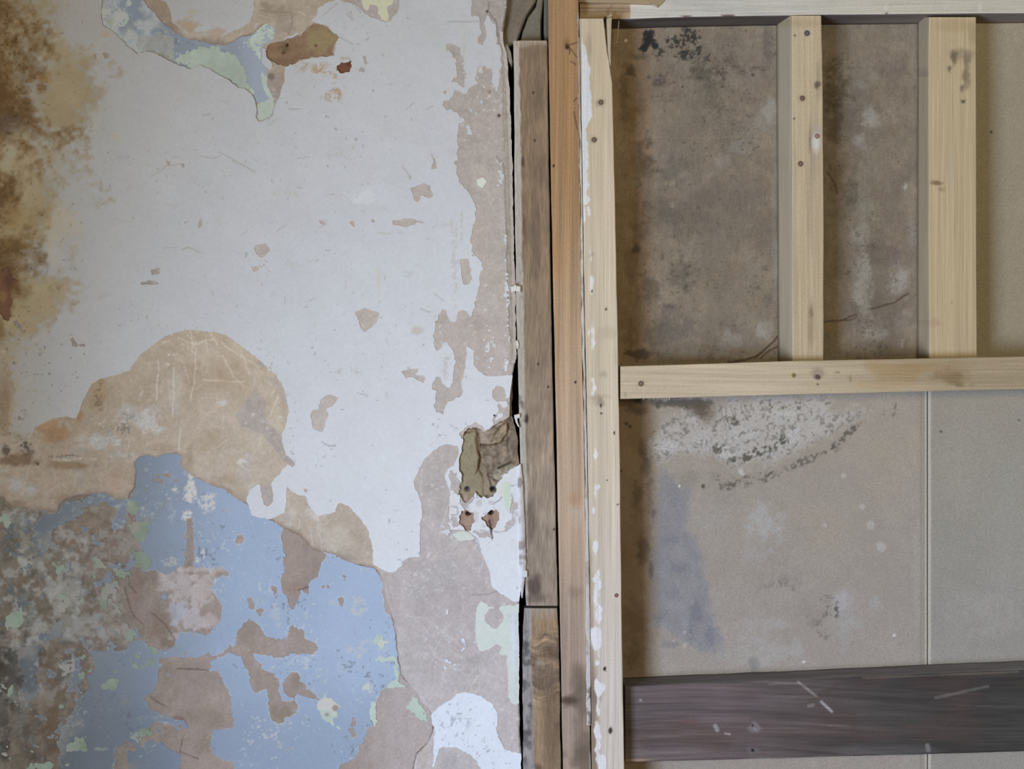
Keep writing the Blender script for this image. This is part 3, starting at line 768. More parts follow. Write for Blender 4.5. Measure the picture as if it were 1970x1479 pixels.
# ------------------------------------------------------------------ pigments
lowf = cv.fbm(180, 41, 3); midf = cv.fbm(46, 43, 4)
# white top coat
Iw = illum(X, Y)
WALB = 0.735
cool_light = (sstep(1000, 1300, Y) * sstep(600, 850, X))[..., None] * np.array([0.02, 0.07, 0.14])  # cool light from below painted into the white, stronger to the lower right
c3 = (enc(Iw * WALB * (1 + cool_light)) + (lowf * 1.6 + midf * 1.6)[..., None]).astype(np.float32)
c3_clean = c3.copy()
# damp staining at the left
st_ = 1 - X / 185 + 0.55 * cv.fbm(90, 51, 4) + 0.25 * cv.rough - np.interp(Y, [-100, 0, 120, 330, 420, 560, 700, 900], [0.45, 0.35, -0.05, 0.0, 0.12, 0.15, 0.5, 0.7])
a = np.clip(sstep(0.0, 0.75, st_), 0, 1)[..., None] * 0.85
c3 = c3 * (1 - a) + (np.array([142, 122, 84], np.float32) + 8 * midf[..., None]) * a
st2 = 0.92 - X / 120 + 0.7 * cv.fbm(60, 53, 4) + 0.3 * cv.rough
st2 = st2 + np.interp(Y, [-100, 0, 70, 130, 240, 300, 420, 560, 640, 900], [-.5, -.55, -.1, .15, .1, -.15, -.1, -.3, -.6, -1])
a = (sstep(0.0, 0.9, st2) * 0.9)[..., None]
c3 = c3 * (1 - a) + np.array([104, 76, 42], np.float32) * a
a = (sstep(0.55, 1.2, st2 + 0.25 * cv.fine) * 0.6)[..., None]
c3 = c3 * (1 - a) + np.array([80, 54, 28], np.float32) * a
for (x, y, rx, ry, rgb, k) in [(15, 240, 40, 30, (88, 76, 66), .5), (10, 180, 30, 20, (90, 60, 30), .5), (90, 150, 22, 14, (135, 95, 40), .6), (130, 12, 9, 16, (140, 120, 90), .35), (202, 66, 12, 9, (165, 135, 105), .6),
                               (225, 265, 16, 26, (165, 155, 125), .35), (320, 620, 40, 10, (176, 175, 168), .2), (20, 290, 22, 30, (150, 145, 125), .5), (10, 320, 18, 20, (140, 135, 110), .5), (100, 480, 26, 40, (165, 160, 140), .25),
                               (45, 500, 40, 20, (150, 142, 120), .3), (60, 560, 40, 30, (150, 138, 105), .35), (40, 590, 24, 30, (140, 125, 90), .35), (120, 430, 60, 50, (165, 150, 120), .35), (30, 430, 40, 60, (140, 112, 66), .45)]:
    cv.blob(c3, x, y, rx, ry, rgb, k, 0.8, 0.35)
# rust bleeding round the hole
for (x, y, rx, ry, k) in [(612, 130, 36, 16, .45), (640, 150, 30, 14, .4), (616, 128, 20, 10, .7), (612, 138, 16, 7, .8), (645, 148, 10, 8, .7), (648, 180, 22, 20, .5), (650, 172, 13, 13, .75), (646, 182, 18, 10, .55), (640, 160, 18, 8, .35), (590, 122, 14, 6, .35), (665, 112, 14, 5, .4), (630, 190, 12, 6, .3)]:
    cv.blob(c3, x, y, rx, ry, (176, 140, 98), k, 0.7, 0.6, spk=0.3)
cv.blob(c3, 728, 545, 6, 45, (200, 195, 178), .5, 0.8, 0.4); cv.blob(c3, 800, 635, 14, 8, (195, 188, 172), .5); cv.blob(c3, 700, 380, 28, 14, (212, 218, 228), .6)
cv.blob(c3, 360, 50, 32, 14, (165, 135, 100), .75, .6, .5); cv.blob(c3, 400, 62, 40, 8, (170, 140, 110), .6, .6, .5); cv.blob(c3, 370, 22, 14, 8, (160, 150, 125), .4)
for (x, y, rx, ry) in [(875, 520, 8, 130), (888, 430, 4, 60), (893, 80, 6, 60), (705, 352, 24, 6), (560, 372, 40, 6), (600, 503, 20, 5), (640, 375, 30, 4), (910, 690, 20, 10), (650, 715, 10, 8), (690, 715, 14, 10), (855, 705, 10, 30)]:
    cv.blob(c3, x, y, rx, ry, (180, 172, 160), .3, 0.8, 0.6, spk=.4)
for pts in ([(389, 222), (405, 221)], [(420, 290), (455, 310), (490, 330)], [(385, 300), (410, 305), (425, 300)], [(556, 209), (577, 209)], [(655, 73), (680, 84)], [(862, 41), (930, 42)], [(618, 850), (630, 856), (645, 857)], [(790, 335), (790, 343)],
            [(620, 30), (650, 5)], [(775, 320), (790, 344)], [(829, 297), (838, 312)], [(820, 210), (833, 203)], [(290, 340), (320, 320), (350, 315)], [(350, 480), (362, 475), (385, 485)], [(40, 740), (75, 715), (90, 712)], [(60, 660), (75, 652)], [(83, 800), (105, 790)]):
    cv.line(c3, pts, 1.0, (150, 142, 132), .55)
for k in range(70):
    x0, y0 = rngs.uniform(180, 880), rngs.uniform(150, 900)
    if k % 2: cv.blob(c3, x0, y0, rngs.uniform(6, 26), rngs.uniform(3, 12), (168, 162, 152) if x0 > 300 else (140, 135, 124), rngs.uniform(.08, .22), .8, .7, spk=.3)
    else:
        an = rngs.uniform(0, 3.1); L_ = rngs.uniform(8, 30)
        cv.line(c3, [(x0, y0), (x0 + L_ * math.cos(an), y0 + .6 * L_ * math.sin(an))], rngs.uniform(.5, 1), (140, 132, 122), rngs.uniform(.15, .4), 2.5)
spk_ = (cv.fine + 0.7 * cv.rough + 0.5 * lowf)
a = (sstep(1.25, 1.5, spk_) * 0.35)[..., None]
c3 = c3 * (1 - a) + np.array([150, 140, 125], np.float32) * a
pit = sstep(1.22, 1.5, cv.fine + 0.5 * cv.rough + 0.4 * sstep(200, 0, X)) * sstep(330, 60, X)
c3 = c3 * (1 - 0.26 * pit[..., None])
# socket surround: flaky whites
cv.blob(c3, 985, 985, 10, 70, (205, 215, 230), .6); cv.blob(c3, 870, 965, 8, 40, (215, 212, 205), .6)
for k in range(26):
    x0, y0 = rngs.uniform(868, 996), rngs.uniform(905, 1018)
    cv.blob(c3, x0, y0, rngs.uniform(3, 8), rngs.uniform(3, 10), (196, 190, 184) if k % 3 else (222, 224, 224), rngs.uniform(.3, .7), .4, .5)
for pts in ([(966, 935), (990, 933)], [(950, 970), (975, 950)], [(985, 950), (988, 1000)], [(868, 975), (880, 976), (880, 990), (868, 990)], [(922, 1020), (960, 1022), (985, 1015)], [(868, 1018), (900, 1023), (918, 1036), (924, 1058)]):
    cv.line(c3, pts, 1.2, (150, 140, 132), .6)
cv.line(c3, [(944, 1000), (945, 1018), (947, 1036)], 2.2, (95, 62, 50), .9)
for (x, y) in [(870, 1385), (900, 1395), (925, 1365), (915, 1363)]: cv.blob(c3, x, y, 4, 7, (176, 182, 196), .4, .6, .5, spk=.3)

# skim coat: tan to the left, mauve to the right
_w, _f = cv.poly(dome, 2.2)
indome = cv.empty(); indome[_w] = _f
tanf = sstep(760, 715, X + 10 * cv.wx) * sstep(560, 620, Y) * (indome > -7)
tanf = np.maximum(tanf, sstep(190, 120, Y) * sstep(690, 640, X))
mauve = np.array([188, 174, 167], np.float32) - sstep(900, 100, Y)[..., None] * np.array([6, 8, 10], np.float32) + (sstep(1000, 1300, Y) * 4)[..., None]
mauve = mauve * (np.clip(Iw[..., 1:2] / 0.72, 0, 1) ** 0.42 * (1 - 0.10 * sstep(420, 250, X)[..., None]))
tan = np.array([190, 168, 140], np.float32) - (sstep(520, 0, X)[..., None] * np.array([42, 46, 50], np.float32)) - (sstep(200, 60, Y))[..., None] * np.array([4, 6, 8], np.float32)
c2 = mauve * (1 - tanf[..., None]) + tan * tanf[..., None]
c2 = c2 + (midf * 3.5 + lowf * 4 + cv.rough * 2.0)[..., None]
ob = (tanf * np.clip(0.5 * cv.fbm(110, 61, 3), 0, 1))[..., None]
c2 = c2 * (1 - ob) + np.array([178, 140, 98], np.float32) * (0.6 + 0.4 * sstep(0, 500, X))[..., None] * ob
for (x, y, rx, ry, rgb, k) in [(100, 830, 40, 26, (150, 104, 52), .95), (150, 805, 24, 20, (152, 108, 56), .85), (90, 815, 30, 12, (165, 112, 62), .6), (185, 765, 26, 40, (158, 120, 72), .8), (40, 885, 60, 16, (112, 76, 40), .8), (60, 870, 14, 10, (60, 48, 34), .5), (10, 865, 12, 16, (60, 46, 34), .7),
                               (8, 780, 20, 70, (122, 92, 56), .7), (140, 895, 80, 10, (132, 100, 56), .8), (72, 892, 5, 5, (70, 48, 24), .7), (225, 920, 34, 40, (166, 132, 98), .7), (120, 960, 24, 16, (150, 112, 70), .6), (305, 860, 30, 12, (172, 140, 106), .7), (365, 880, 14, 26, (160, 128, 92), .7),
                               (435, 920, 40, 16, (172, 142, 106), .6), (400, 850, 50, 26, (176, 148, 112), .6), (30, 930, 24, 26, (150, 146, 136), .85), (60, 945, 20, 16, (150, 145, 134), .7), (40, 968, 22, 7, (130, 100, 66), .7),
                               (255, 800, 60, 24, (172, 166, 156), .75), (280, 815, 40, 30, (176, 172, 166), .7), (190, 850, 50, 18, (160, 156, 146), .75), (225, 875, 30, 12, (160, 154, 144), .6), (150, 868, 30, 10, (140, 132, 118), .5), (300, 785, 50, 12, (172, 158, 140), .5),
                               (430, 775, 16, 8, (196, 190, 182), .7), (470, 905, 30, 30, (186, 172, 152), .6), (475, 880, 10, 18, (208, 204, 198), .7), (462, 888, 8, 10, (206, 202, 196), .7), (485, 940, 16, 18, (198, 190, 178), .7), (110, 925, 60, 12, (158, 130, 98), .5), (150, 920, 16, 20, (152, 136, 118), .5),
                               (500, 840, 30, 26, (196, 180, 152), .6), (530, 800, 20, 50, (200, 182, 152), .6), (640, 1035, 60, 30, (200, 184, 160), .5), (600, 1045, 26, 14, (184, 154, 126), .6), (660, 1072, 40, 8, (176, 152, 130), .6), (560, 985, 16, 26, (204, 190, 168), .5), (570, 1000, 18, 10, (186, 168, 148), .5),
                               (610, 985, 34, 18, (208, 204, 196), .6), (555, 1012, 14, 8, (206, 204, 200), .6), (330, 745, 30, 40, (186, 178, 166), .4), (390, 680, 60, 30, (190, 170, 142), .5)]:
    cv.blob(c2, x, y, rx, ry, rgb, k, 0.7, 0.4)
for p, rgb in (([(455, 800), (465, 782), (480, 760), (490, 752), (502, 756), (511, 772), (511, 800), (520, 818), (540, 838), (545, 858), (552, 872), (565, 886), (566, 893), (552, 890), (540, 880), (528, 862), (518, 852), (505, 838), (485, 828), (462, 818)], (172, 158, 150)),
               ([(538, 755), (550, 752), (554, 790), (545, 778)], (182, 166, 152)), ([(503, 935), (522, 932), (527, 955), (522, 972), (508, 968)], (178, 164, 156)), ([(470, 880), (480, 870), (482, 895)], (180, 166, 158)), ([(515, 722), (530, 722), (548, 755), (535, 750)], (180, 164, 150)),
               ([(500, 690), (512, 705), (505, 712), (495, 700)], (172, 156, 142)), ([(548, 985), (560, 990), (560, 1005), (545, 1000)], (184, 168, 156)), ([(185, 895), (195, 880), (205, 905), (190, 910)], (158, 128, 104))):
    cv.pp(c2, p, rgb, .85, 1.5, 2.5, 0.6)
for pts in ([(368, 636), (372, 668)], [(403, 638), (418, 664)], [(425, 660), (460, 682), (500, 706)], [(378, 668), (372, 740), (366, 770)], [(428, 682), (448, 722), (470, 745)], [(336, 695), (333, 800)], [(345, 650), (375, 662), (410, 652)], [(395, 655), (400, 675)],
            [(598, 1005), (600, 1060)], [(610, 985), (620, 1060)], [(575, 1000), (572, 1020)], [(520, 800), (535, 765)], [(455, 888), (480, 905)], [(310, 660), (318, 655)], [(345, 868), (348, 820)], [(470, 690), (480, 720)], [(390, 730), (470, 735)], [(300, 770), (305, 690)],
            [(860, 1200), (835, 1260), (880, 1290)], [(820, 1190), (870, 1230)], [(805, 1190), (780, 1185)], [(760, 1330), (790, 1345)], [(905, 1320), (925, 1300)], [(780, 1130), (770, 1170)], [(930, 1290), (970, 1310)], [(560, 40), (500, 30)], [(545, 15), (590, 30)]):
    cv.line(c2, pts, 1.1, (222, 214, 200), .5)
for pts, rgb, w_ in (([(865, 950), (866, 1016), (868, 1020)], (150, 138, 128), 1.4), ([(905, 1145), (945, 1140), (980, 1130)], (150, 138, 132), 1.0), ([(500, 20), (560, 25), (562, 50), (555, 65)], (140, 118, 92), 1.4), ([(938, 5), (940, 22), (955, 45), (958, 70)], (120, 104, 94), 1.6), ([(985, 1180), (990, 1220)], (160, 150, 145), 1.2)):
    cv.line(c2, pts, w_, rgb, .8)
for (x, y, rx, ry, rgb, k) in [(400, 84, 80, 14, (152, 122, 100), .7), (300, 30, 26, 50, (158, 128, 106), .6), (330, 52, 20, 14, (140, 108, 84), .6), (545, 25, 50, 20, (166, 144, 110), .6), (520, 12, 26, 12, (150, 130, 86), .5), (545, 55, 26, 14, (170, 144, 122), .6), (530, 165, 16, 34, (176, 152, 138), .6), (522, 145, 8, 8, (120, 96, 76), .6),
                               (505, 110, 6, 30, (150, 110, 96), .5), (945, 230, 40, 60, (182, 164, 156), .5), (925, 335, 26, 40, (188, 174, 160), .6), (930, 450, 30, 60, (186, 166, 156), .5), (940, 580, 30, 60, (186, 178, 172), .4), (955, 640, 12, 40, (180, 166, 158), .5), (920, 640, 12, 30, (180, 160, 152), .5), (845, 910, 30, 30, (190, 178, 168), .5),
                               (830, 925, 18, 20, (178, 166, 160), .5), (840, 960, 20, 40, (178, 164, 156), .5), (850, 1100, 60, 40, (186, 176, 172), .5), (900, 1270, 50, 14, (178, 168, 158), .5), (790, 1150, 40, 40, (186, 174, 166), .5), (815, 1450, 14, 30, (196, 178, 158), .8), (880, 1465, 40, 26, (182, 174, 174), .8)]:
    cv.blob(c2, x, y, rx, ry, rgb, k, 0.7, 0.4)
for (x, y) in [(942, 176), (960, 222), (951, 799), (937, 22)]:
    cv.blob(c2, x, y, 5, 6, (150, 120, 96), .7, .7, .2); cv.blob(c2, x, y, 2.6, 2.8, (52, 34, 28), 1, .5, .1)
    cv.blob(c3, x, y, 2.6, 2.8, (52, 34, 28), 1, .5, .1)
# chalky edge along the timber
strip = sstep(0, 3, X - (ex - np.interp(Y, [60, 90, 300, 560, 690, 720], [4, 8, 18, 12, 9, -20]) + 2 * cv.wx)) * ((Y > 60) & (Y < 720))
c2 = c2 * (1 - strip[..., None]) + (np.array([172, 162, 148], np.float32) + 6 * cv.fine[..., None]) * strip[..., None]
cv.line(c2, [(955, 300), (968, 315), (972, 340), (972, 400), (975, 470), (976, 560), (982, 660)], 1.4, (120, 108, 100), .7, 1.5)
cv.line(c2, [(966, 130), (968, 200), (970, 290)], 1.0, (140, 126, 118), .6, 1.5)
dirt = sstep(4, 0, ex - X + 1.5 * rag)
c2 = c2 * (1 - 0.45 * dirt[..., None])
# specks of limewash on the skim
a = (sstep(1.2, 1.45, cv.fine + 0.6 * cv.rough + 0.5 * cv.fbm(70, 67, 2)) * 0.55)[..., None]
c2 = c2 * (1 - a) + np.array([214, 210, 208], np.float32) * sstep(-100, 500, X)[..., None] * a + c2 * (1 - sstep(-100, 500, X)[..., None]) * a

# fine mottling and knife scratches on the skim
c2 = c2 + (5.0 * cv.fbm(14, 401, 3) + 2.5 * cv.fine)[..., None]
rs = np.random.default_rng(17)
for k in range(230):
    if k % 2: x0, y0 = rs.uniform(20, 720), rs.uniform(640, 1090)
    else: x0, y0 = rs.uniform(740, 990), rs.uniform(860, 1479)
    L_ = rs.uniform(8, 46); an = rs.normal(1.5, 0.55)
    cv.line(c2, [(x0, y0), (x0 + L_ * .5 * math.cos(an), y0 + L_ * .5 * math.sin(an)), (x0 + L_ * math.cos(an + .1), y0 + L_ * math.sin(an + .1))], rs.uniform(.6, 1.2), (214, 208, 198) if x0 > 320 else (176, 166, 150), rs.uniform(.15, .5), 1.0)
# grime in the broken edge of the skim
lv = np.clip(0.62 + 0.9 * cv.fbm(50, 403, 3), 0, 1)
cv.line(c2, tear[1:-2], 3.4, (104, 82, 66), .8, 2.0, var=lv)
for off, k in ((6, .35), (11, .22)):
    cv.line(c2, [(x - 1, y - off) if x < 735 else (x + off, y) for x, y in tear[1:-2]], 1.4, (140, 112, 88), k, 5.0, var=np.clip(cv.fbm(40, 405 + off, 3) + .2, 0, 1))
cv.line(c2, [(x, y) for x, y in topz[22:-1]], 2.6, (120, 92, 76), .6, 2.0, var=lv)

# the broken ledge of the skim above the blue
led = sstep(11, 2, -BZ + 3.5 * cv.rough) * sstep(840, 870, Y) * sstep(735, 700, X) * np.clip(.55 + .8 * cv.fbm(60, 407, 3), 0, 1)
c2 = c2 * (1 - 0.65 * led[..., None]) + (np.array([160, 126, 98], np.float32) * (0.78 + 0.22 * sstep(0, 450, X))[..., None]) * 0.65 * led[..., None]
for (x, y, rx, ry, rgb, k, sp) in ((232, 828, 46, 20, (96, 92, 86), .6, .5), (250, 805, 34, 14, (112, 106, 98), .5, .5), (190, 765, 10, 24, (92, 76, 56), .5, .5), (125, 878, 50, 5, (76, 60, 46), .6, .3), (50, 858, 16, 12, (54, 46, 36), .7, .4), (150, 882, 60, 5, (190, 184, 172), .5, .3), (285, 820, 30, 34, (190, 186, 180), .55, .15), (255, 880, 30, 10, (176, 170, 160), .5, .2), (215, 845, 40, 20, (172, 168, 158), .5, .2)):
    cv.blob(c2, x, y, rx, ry, rgb, k, .6, .5, spk=sp)

# blue
sh = (0.42 + 0.58 * sstep(-150, 620, X))[..., None] ** 0.62
balb = lin(np.array([155., 174, 205])) / illum(np.array([680.]), np.array([1197.]))[0]
c1 = enc(Iw * balb) + (midf * 2 + lowf * 3)[..., None]
gr = (sstep(440, 120, X) * 0.45)[..., None]
c1 = c1 * (1 - 0.17 * sstep(460, 220, X)[..., None] - 0.08 * sstep(1250, 1450, Y)[..., None])
c1 = c1 * (1 - gr) + (c1.mean(-1, keepdims=True) * np.array([0.96, 1.0, 1.03])) * gr
c1 = np.where((Y < 300)[..., None], np.array([122, 130, 140], np.float32) * (0.9 + 0.1 * sstep(200, 450, X))[..., None] + (3 * midf)[..., None], c1)
wsh_ = (sstep(-0.1, 0.6, cv.fbm(34, 421, 4) + np.where(X < 330, .25, -.15)) * 0.7)[..., None]
c1 = np.where((Y < 300)[..., None], c1 * (1 - wsh_) + np.array([158, 160, 156]) * wsh_, c1)
bt_ = (sstep(440, 500, X + 8 * cv.wx) * (Y < 300))[..., None] * .8
c1 = c1 * (1 - bt_) + np.array([143, 151, 166], np.float32) * bt_
for (x, y, rx, ry, k) in [(365, 950, 14, 20, .9), (395, 970, 20, 20, .8), (360, 990, 10, 16, .9), (368, 925, 7, 12, .9), (340, 945, 9, 8, .8), (530, 1180, 12, 30, .35), (690, 1160, 14, 22, .5), (735, 1250, 16, 14, .4), (690, 1250, 24, 14, .45), (660, 1290, 16, 14, .25), (640, 1160, 10, 8, .3), (705, 1322, 14, 9, .4), (385, 1070, 10, 14, .8), (330, 1080, 16, 8, .5),
                          (400, 1105, 40, 14, .7), (280, 985, 6, 30, .6), (700, 1235, 20, 6, .4), (330, 990, 6, 40, .2), (290, 1380, 30, 6, .4), (190, 1440, 14, 4, .5), (330, 1270, 14, 6, .5)]:
    cv.blob(c1, x, y, rx, ry, (196, 192, 190) if x > 300 else (140, 142, 140), k, .4, .6, spk=.35)
a = (sstep(0.95, 1.2, cv.fine + 0.6 * cv.rough + 0.6 * cv.fbm(90, 69, 2)) * 0.5)[..., None]
c1 = c1 * (1 - a) + np.array([196, 200, 202], np.float32) * sh * a
a = (sstep(-1.25, -1.5, cv.fine + 0.6 * cv.rough + 0.6 * cv.fbm(80, 72, 2)) * 0.5)[..., None]
c1 = c1 * (1 - a) + np.array([105, 110, 122], np.float32) * sh * a
chk = (sstep(5, 0.5, F1 + 1.5 * cv.fine) * np.clip(.25 + .9 * cv.fbm(36, 441, 3), 0, 1) * .55)[..., None]
c1 = c1 * (1 - chk) + np.array([190, 194, 192]) * sh * chk
fad = (sstep(0.1, 0.9, cv.fbm(50, 73, 4)) * sstep(420, 200, X) * 0.6)[..., None]
c1 = c1 * (1 - fad) + np.array([122, 122, 116], np.float32) * fad

# green
c1g = np.array([186, 206, 186], np.float32) * (0.62 + 0.38 * sstep(150, 720, X))[..., None] + (3 * midf + 2 * cv.rough)[..., None]
c1g = np.where((Y < 250)[..., None], np.array([152, 165, 151], np.float32) + np.where((X > 480), 16, 0)[..., None] + (3 * midf)[..., None], c1g)
c1g = np.where(((X < 335) & (Y > 250))[..., None], np.array([126, 140, 116], np.float32) + (10 * midf)[..., None], c1g)
c1g = c1g + (6 * cv.fbm(18, 431, 3))[..., None]
pw = (sstep(-0.1, 0.5, cv.fbm(55, 79, 3)) * (X < 335))[..., None]
c1g = c1g * (1 - pw) + (np.array([142, 136, 122], np.float32) + 4 * cv.rough[..., None]) * pw
cv.blob(c1g, 632, 1355, 26, 16, (204, 198, 186), .9, .3, .2); cv.blob(c1g, 645, 1362, 8, 6, (150, 132, 118), .8); cv.blob(c1g, 628, 1374, 6, 5, (150, 136, 124), .8); cv.blob(c1g, 735, 1236, 12, 10, (208, 206, 192), .7)
cmr = cv.base((206, 216, 204)) + (2 * midf)[..., None]
cmr = np.where((Y < 250)[..., None], np.array([190, 190, 160], np.float32), cmr)
cv.blob(cmr, 990, 1240, 8, 90, (214, 220, 232), .7); cv.blob(cmr, 976, 955, 8, 30, (196, 216, 190), .8); cv.blob(cmr, 963, 945, 8, 14, (214, 216, 206), .8)
cv.blob(cmr, 982, 1190, 14, 16, (196, 200, 196), .5, spk=.4)

# old base plaster
c0 = np.array([166, 144, 128], np.float32) + (midf * 5 + lowf * 4 + 3 * cv.rough)[..., None]
rgt = sstep(660, 780, X)[..., None]
c0 = c0 * (1 - rgt) + (np.array([184, 168, 160], np.float32) + 3 * midf[..., None]) * rgt
lf = sstep(480, 60, X)[..., None]
c0 = c0 * (1 - lf) + (np.array([112, 96, 74], np.float32) + (8 * midf + 6 * cv.rough)[..., None]) * lf
for (x, y, rx, ry, rgb, k) in [(560, 1090, 30, 60, (172, 148, 128), .5), (575, 1130, 30, 10, (158, 128, 104), .5), (545, 1370, 26, 30, (150, 128, 102), .8), (515, 1310, 30, 40, (156, 134, 112), .5), (480, 1220, 20, 40, (152, 130, 108), .6), (555, 1240, 50, 14, (172, 150, 140), .7), (570, 1310, 14, 14, (150, 128, 106), .6),
                               (375, 1330, 40, 50, (150, 128, 112), .6), (400, 1380, 40, 30, (146, 128, 106), .6), (385, 1430, 30, 30, (140, 120, 92), .6), (345, 1385, 14, 10, (130, 96, 84), .7), (360, 1340, 40, 30, (156, 140, 128), .4), (300, 1460, 40, 20, (122, 104, 76), .7), (170, 1010, 34, 30, (132, 110, 86), .8), (230, 1040, 24, 40, (132, 108, 88), .7),
                               (130, 1040, 30, 30, (124, 100, 76), .7), (75, 1085, 20, 14, (110, 88, 60), .7), (90, 1300, 26, 70, (112, 84, 58), .8), (100, 1400, 24, 80, (104, 76, 48), .7), (200, 1290, 44, 14, (108, 90, 62), .6), (220, 1265, 20, 20, (120, 88, 68), .7), (30, 1110, 40, 30, (116, 94, 72), .7), (60, 1450, 40, 40, (92, 78, 60), .6), (365, 1060, 8, 60, (152, 132, 122), .9),
                               (360, 1090, 10, 24, (140, 116, 92), .7), (255, 990, 12, 20, (140, 110, 92), .7), (260, 1150, 16, 60, (140, 112, 96), .8), (300, 1200, 30, 40, (138, 112, 90), .8), (325, 1235, 16, 16, (128, 108, 82), .7), (280, 1180, 24, 30, (146, 120, 104), .7), (10, 1350, 24, 140, (62, 54, 44), .75), (40, 1300, 26, 60, (84, 80, 70), .6), (50, 1250, 30, 50, (78, 76, 68), .6), (20, 1060, 26, 40, (84, 78, 64), .6),
                               (150, 1200, 60, 40, (142, 138, 122), .65), (200, 1160, 40, 30, (140, 132, 120), .6), (60, 1200, 40, 30, (136, 134, 116), .65), (60, 1065, 40, 40, (132, 130, 112), .6), (30, 1000, 36, 20, (118, 116, 104), .7), (190, 1060, 34, 24, (140, 128, 116), .6), (140, 1095, 40, 20, (138, 134, 118), .55), (100, 1130, 30, 20, (140, 136, 122), .5), (215, 1215, 40, 24, (144, 138, 126), .6),
                               (345, 1130, 34, 50, (178, 166, 158), .85), (390, 1140, 30, 50, (186, 170, 160), .8), (370, 1190, 34, 30, (180, 172, 170), .8), (405, 1190, 20, 26, (188, 170, 160), .7), (340, 1175, 20, 24, (160, 164, 176), .7), (320, 1110, 20, 20, (170, 158, 148), .6), (395, 1095, 50, 8, (186, 176, 168), .6), (350, 1225, 30, 10, (176, 168, 158), .7), (40, 1390, 20, 60, (92, 92, 80), .5), (60, 1420, 12, 20, (100, 102, 90), .6),
                               (225, 45, 60, 50, (166, 168, 162), .7), (270, 60, 20, 20, (180, 180, 174), .7), (310, 60, 40, 40, (164, 166, 164), .6), (250, 75, 30, 20, (120, 122, 112), .5), (350, 100, 26, 12, (166, 166, 164), .6), (760, 1400, 60, 60, (184, 168, 158), .5), (740, 1450, 60, 30, (176, 160, 148), .5), (720, 1345, 16, 20, (178, 160, 152), .5)]:
    cv.blob(c0, x, y, rx, ry, rgb, k, .55, .5)
c0 = c0 + ((7.0 * cv.fbm(16, 411, 3) + 3.0 * cv.fine) * (0.5 + 0.5 * sstep(420, 200, X)))[..., None]
tg = ((Y < 220) * sstep(420, 360, X))[..., None]
c0 = c0 * (1 - tg) + (np.array([142, 145, 140], np.float32) + (10 * cv.fbm(22, 491, 3) + 5 * cv.rough)[..., None]) * tg
lime = sstep(0.15, 0.6, cv.fbm(34, 83, 4) + 0.25 * cv.rough) * sstep(330, 140, X) * sstep(940, 1010, Y) * sstep(1480, 1180, Y + 0.3 * X)
c0 = c0 * (1 - 0.75 * lime[..., None]) + np.array([142, 138, 124], np.float32) * 0.75 * lime[..., None]
lime2 = sstep(0.1, 0.5, cv.fbm(17, 451, 3) + 0.35 * cv.fbm(80, 453, 2)) * sstep(320, 180, X) * sstep(940, 1010, Y) * sstep(1420, 1280, Y)
c0 = c0 * (1 - 0.6 * lime2[..., None]) + np.array([150, 147, 134], np.float32) * 0.6 * lime2[..., None]
dk2 = sstep(0.25, 0.7, cv.fbm(22, 455, 3)) * sstep(330, 100, X) * sstep(980, 1040, Y) * 0.45
c0 = c0 * (1 - dk2[..., None]) + np.array([82, 78, 66], np.float32) * dk2[..., None]
dk = sstep(0.2, 0.8, cv.fbm(30, 85, 4)) * sstep(160, 0, X) * sstep(980, 1250, Y)
c0 = c0 * (1 - 0.6 * dk[..., None]) + np.array([58, 54, 46], np.float32) * 0.6 * dk[..., None]
for pts in ([(250, 1100), (248, 1125), (262, 1140)], [(240, 1130), (255, 1180), (275, 1200)], [(292, 1180), (318, 1200), (338, 1232)], [(205, 965), (245, 985), (262, 1010)], [(200, 1075), (225, 1085), (250, 1090)], [(575, 1135), (600, 1128)], [(340, 1285), (410, 1290)], [(290, 1340), (320, 1360)], [(352, 1420), (345, 1445), (380, 1460)]):
    cv.line(c0, pts, 1.4, (92, 68, 52), .6)
a = (sstep(1.15, 1.4, cv.fine + 0.6 * cv.rough + 0.4 * lowf) * 0.45)[..., None]
c0 = c0 * (1 - a) + np.array([205, 200, 192], np.float32) * (0.55 + 0.45 * sstep(0, 600, X))[..., None] * a

# bottoms of the shallow holes
ch_ = np.array([138, 106, 78], np.float32) + (6 * midf + 6 * cv.rough)[..., None]
cv.blob(ch_, 615, 75, 36, 34, (146, 128, 84), .85, .5, .3); cv.blob(ch_, 545, 92, 14, 12, (88, 76, 48), .6, .7, .5, spk=.2); cv.blob(ch_, 553, 86, 4, 4, (48, 34, 26), .9); cv.blob(ch_, 545, 102, 4, 3, (60, 44, 30), .8); cv.blob(ch_, 608, 88, 4, 4, (110, 66, 48), .8); cv.blob(ch_, 540, 118, 30, 8, (112, 84, 60), .5)
cv.blob(ch_, 662, 130, 24, 22, (118, 72, 50), 1, .3, .2); cv.blob(ch_, 670, 122, 8, 8, (100, 50, 36), .8)
cv.blob(ch_, 10, 565, 60, 80, (104, 70, 44), 1, .3, .1); cv.blob(ch_, 18, 540, 14, 26, (84, 54, 42), .8); cv.blob(ch_, 6, 570, 10, 14, (130, 92, 56), .6)
for (x, y) in ((898, 1001), (946, 998)): cv.blob(ch_, x, y, 24, 28, (168, 136, 116), 1, .2, .1)
cv.blob(ch_, 900, 1003, 10, 12, (178, 150, 124), .7); cv.blob(ch_, 946, 1002, 8, 14, (150, 116, 100), .6)
cv.blob(ch_, 901, 987, 7.5, 5.5, (70, 40, 36), 1, .4, .1); cv.blob(ch_, 944, 985, 7, 6, (62, 52, 48), 1, .4, .1); cv.blob(ch_, 943, 984, 3.5, 3, (20, 14, 12), 1, .5, .1)
cv.line(ch_, [(944, 1000), (945, 1018), (947, 1036)], 2.2, (70, 44, 36), .9)

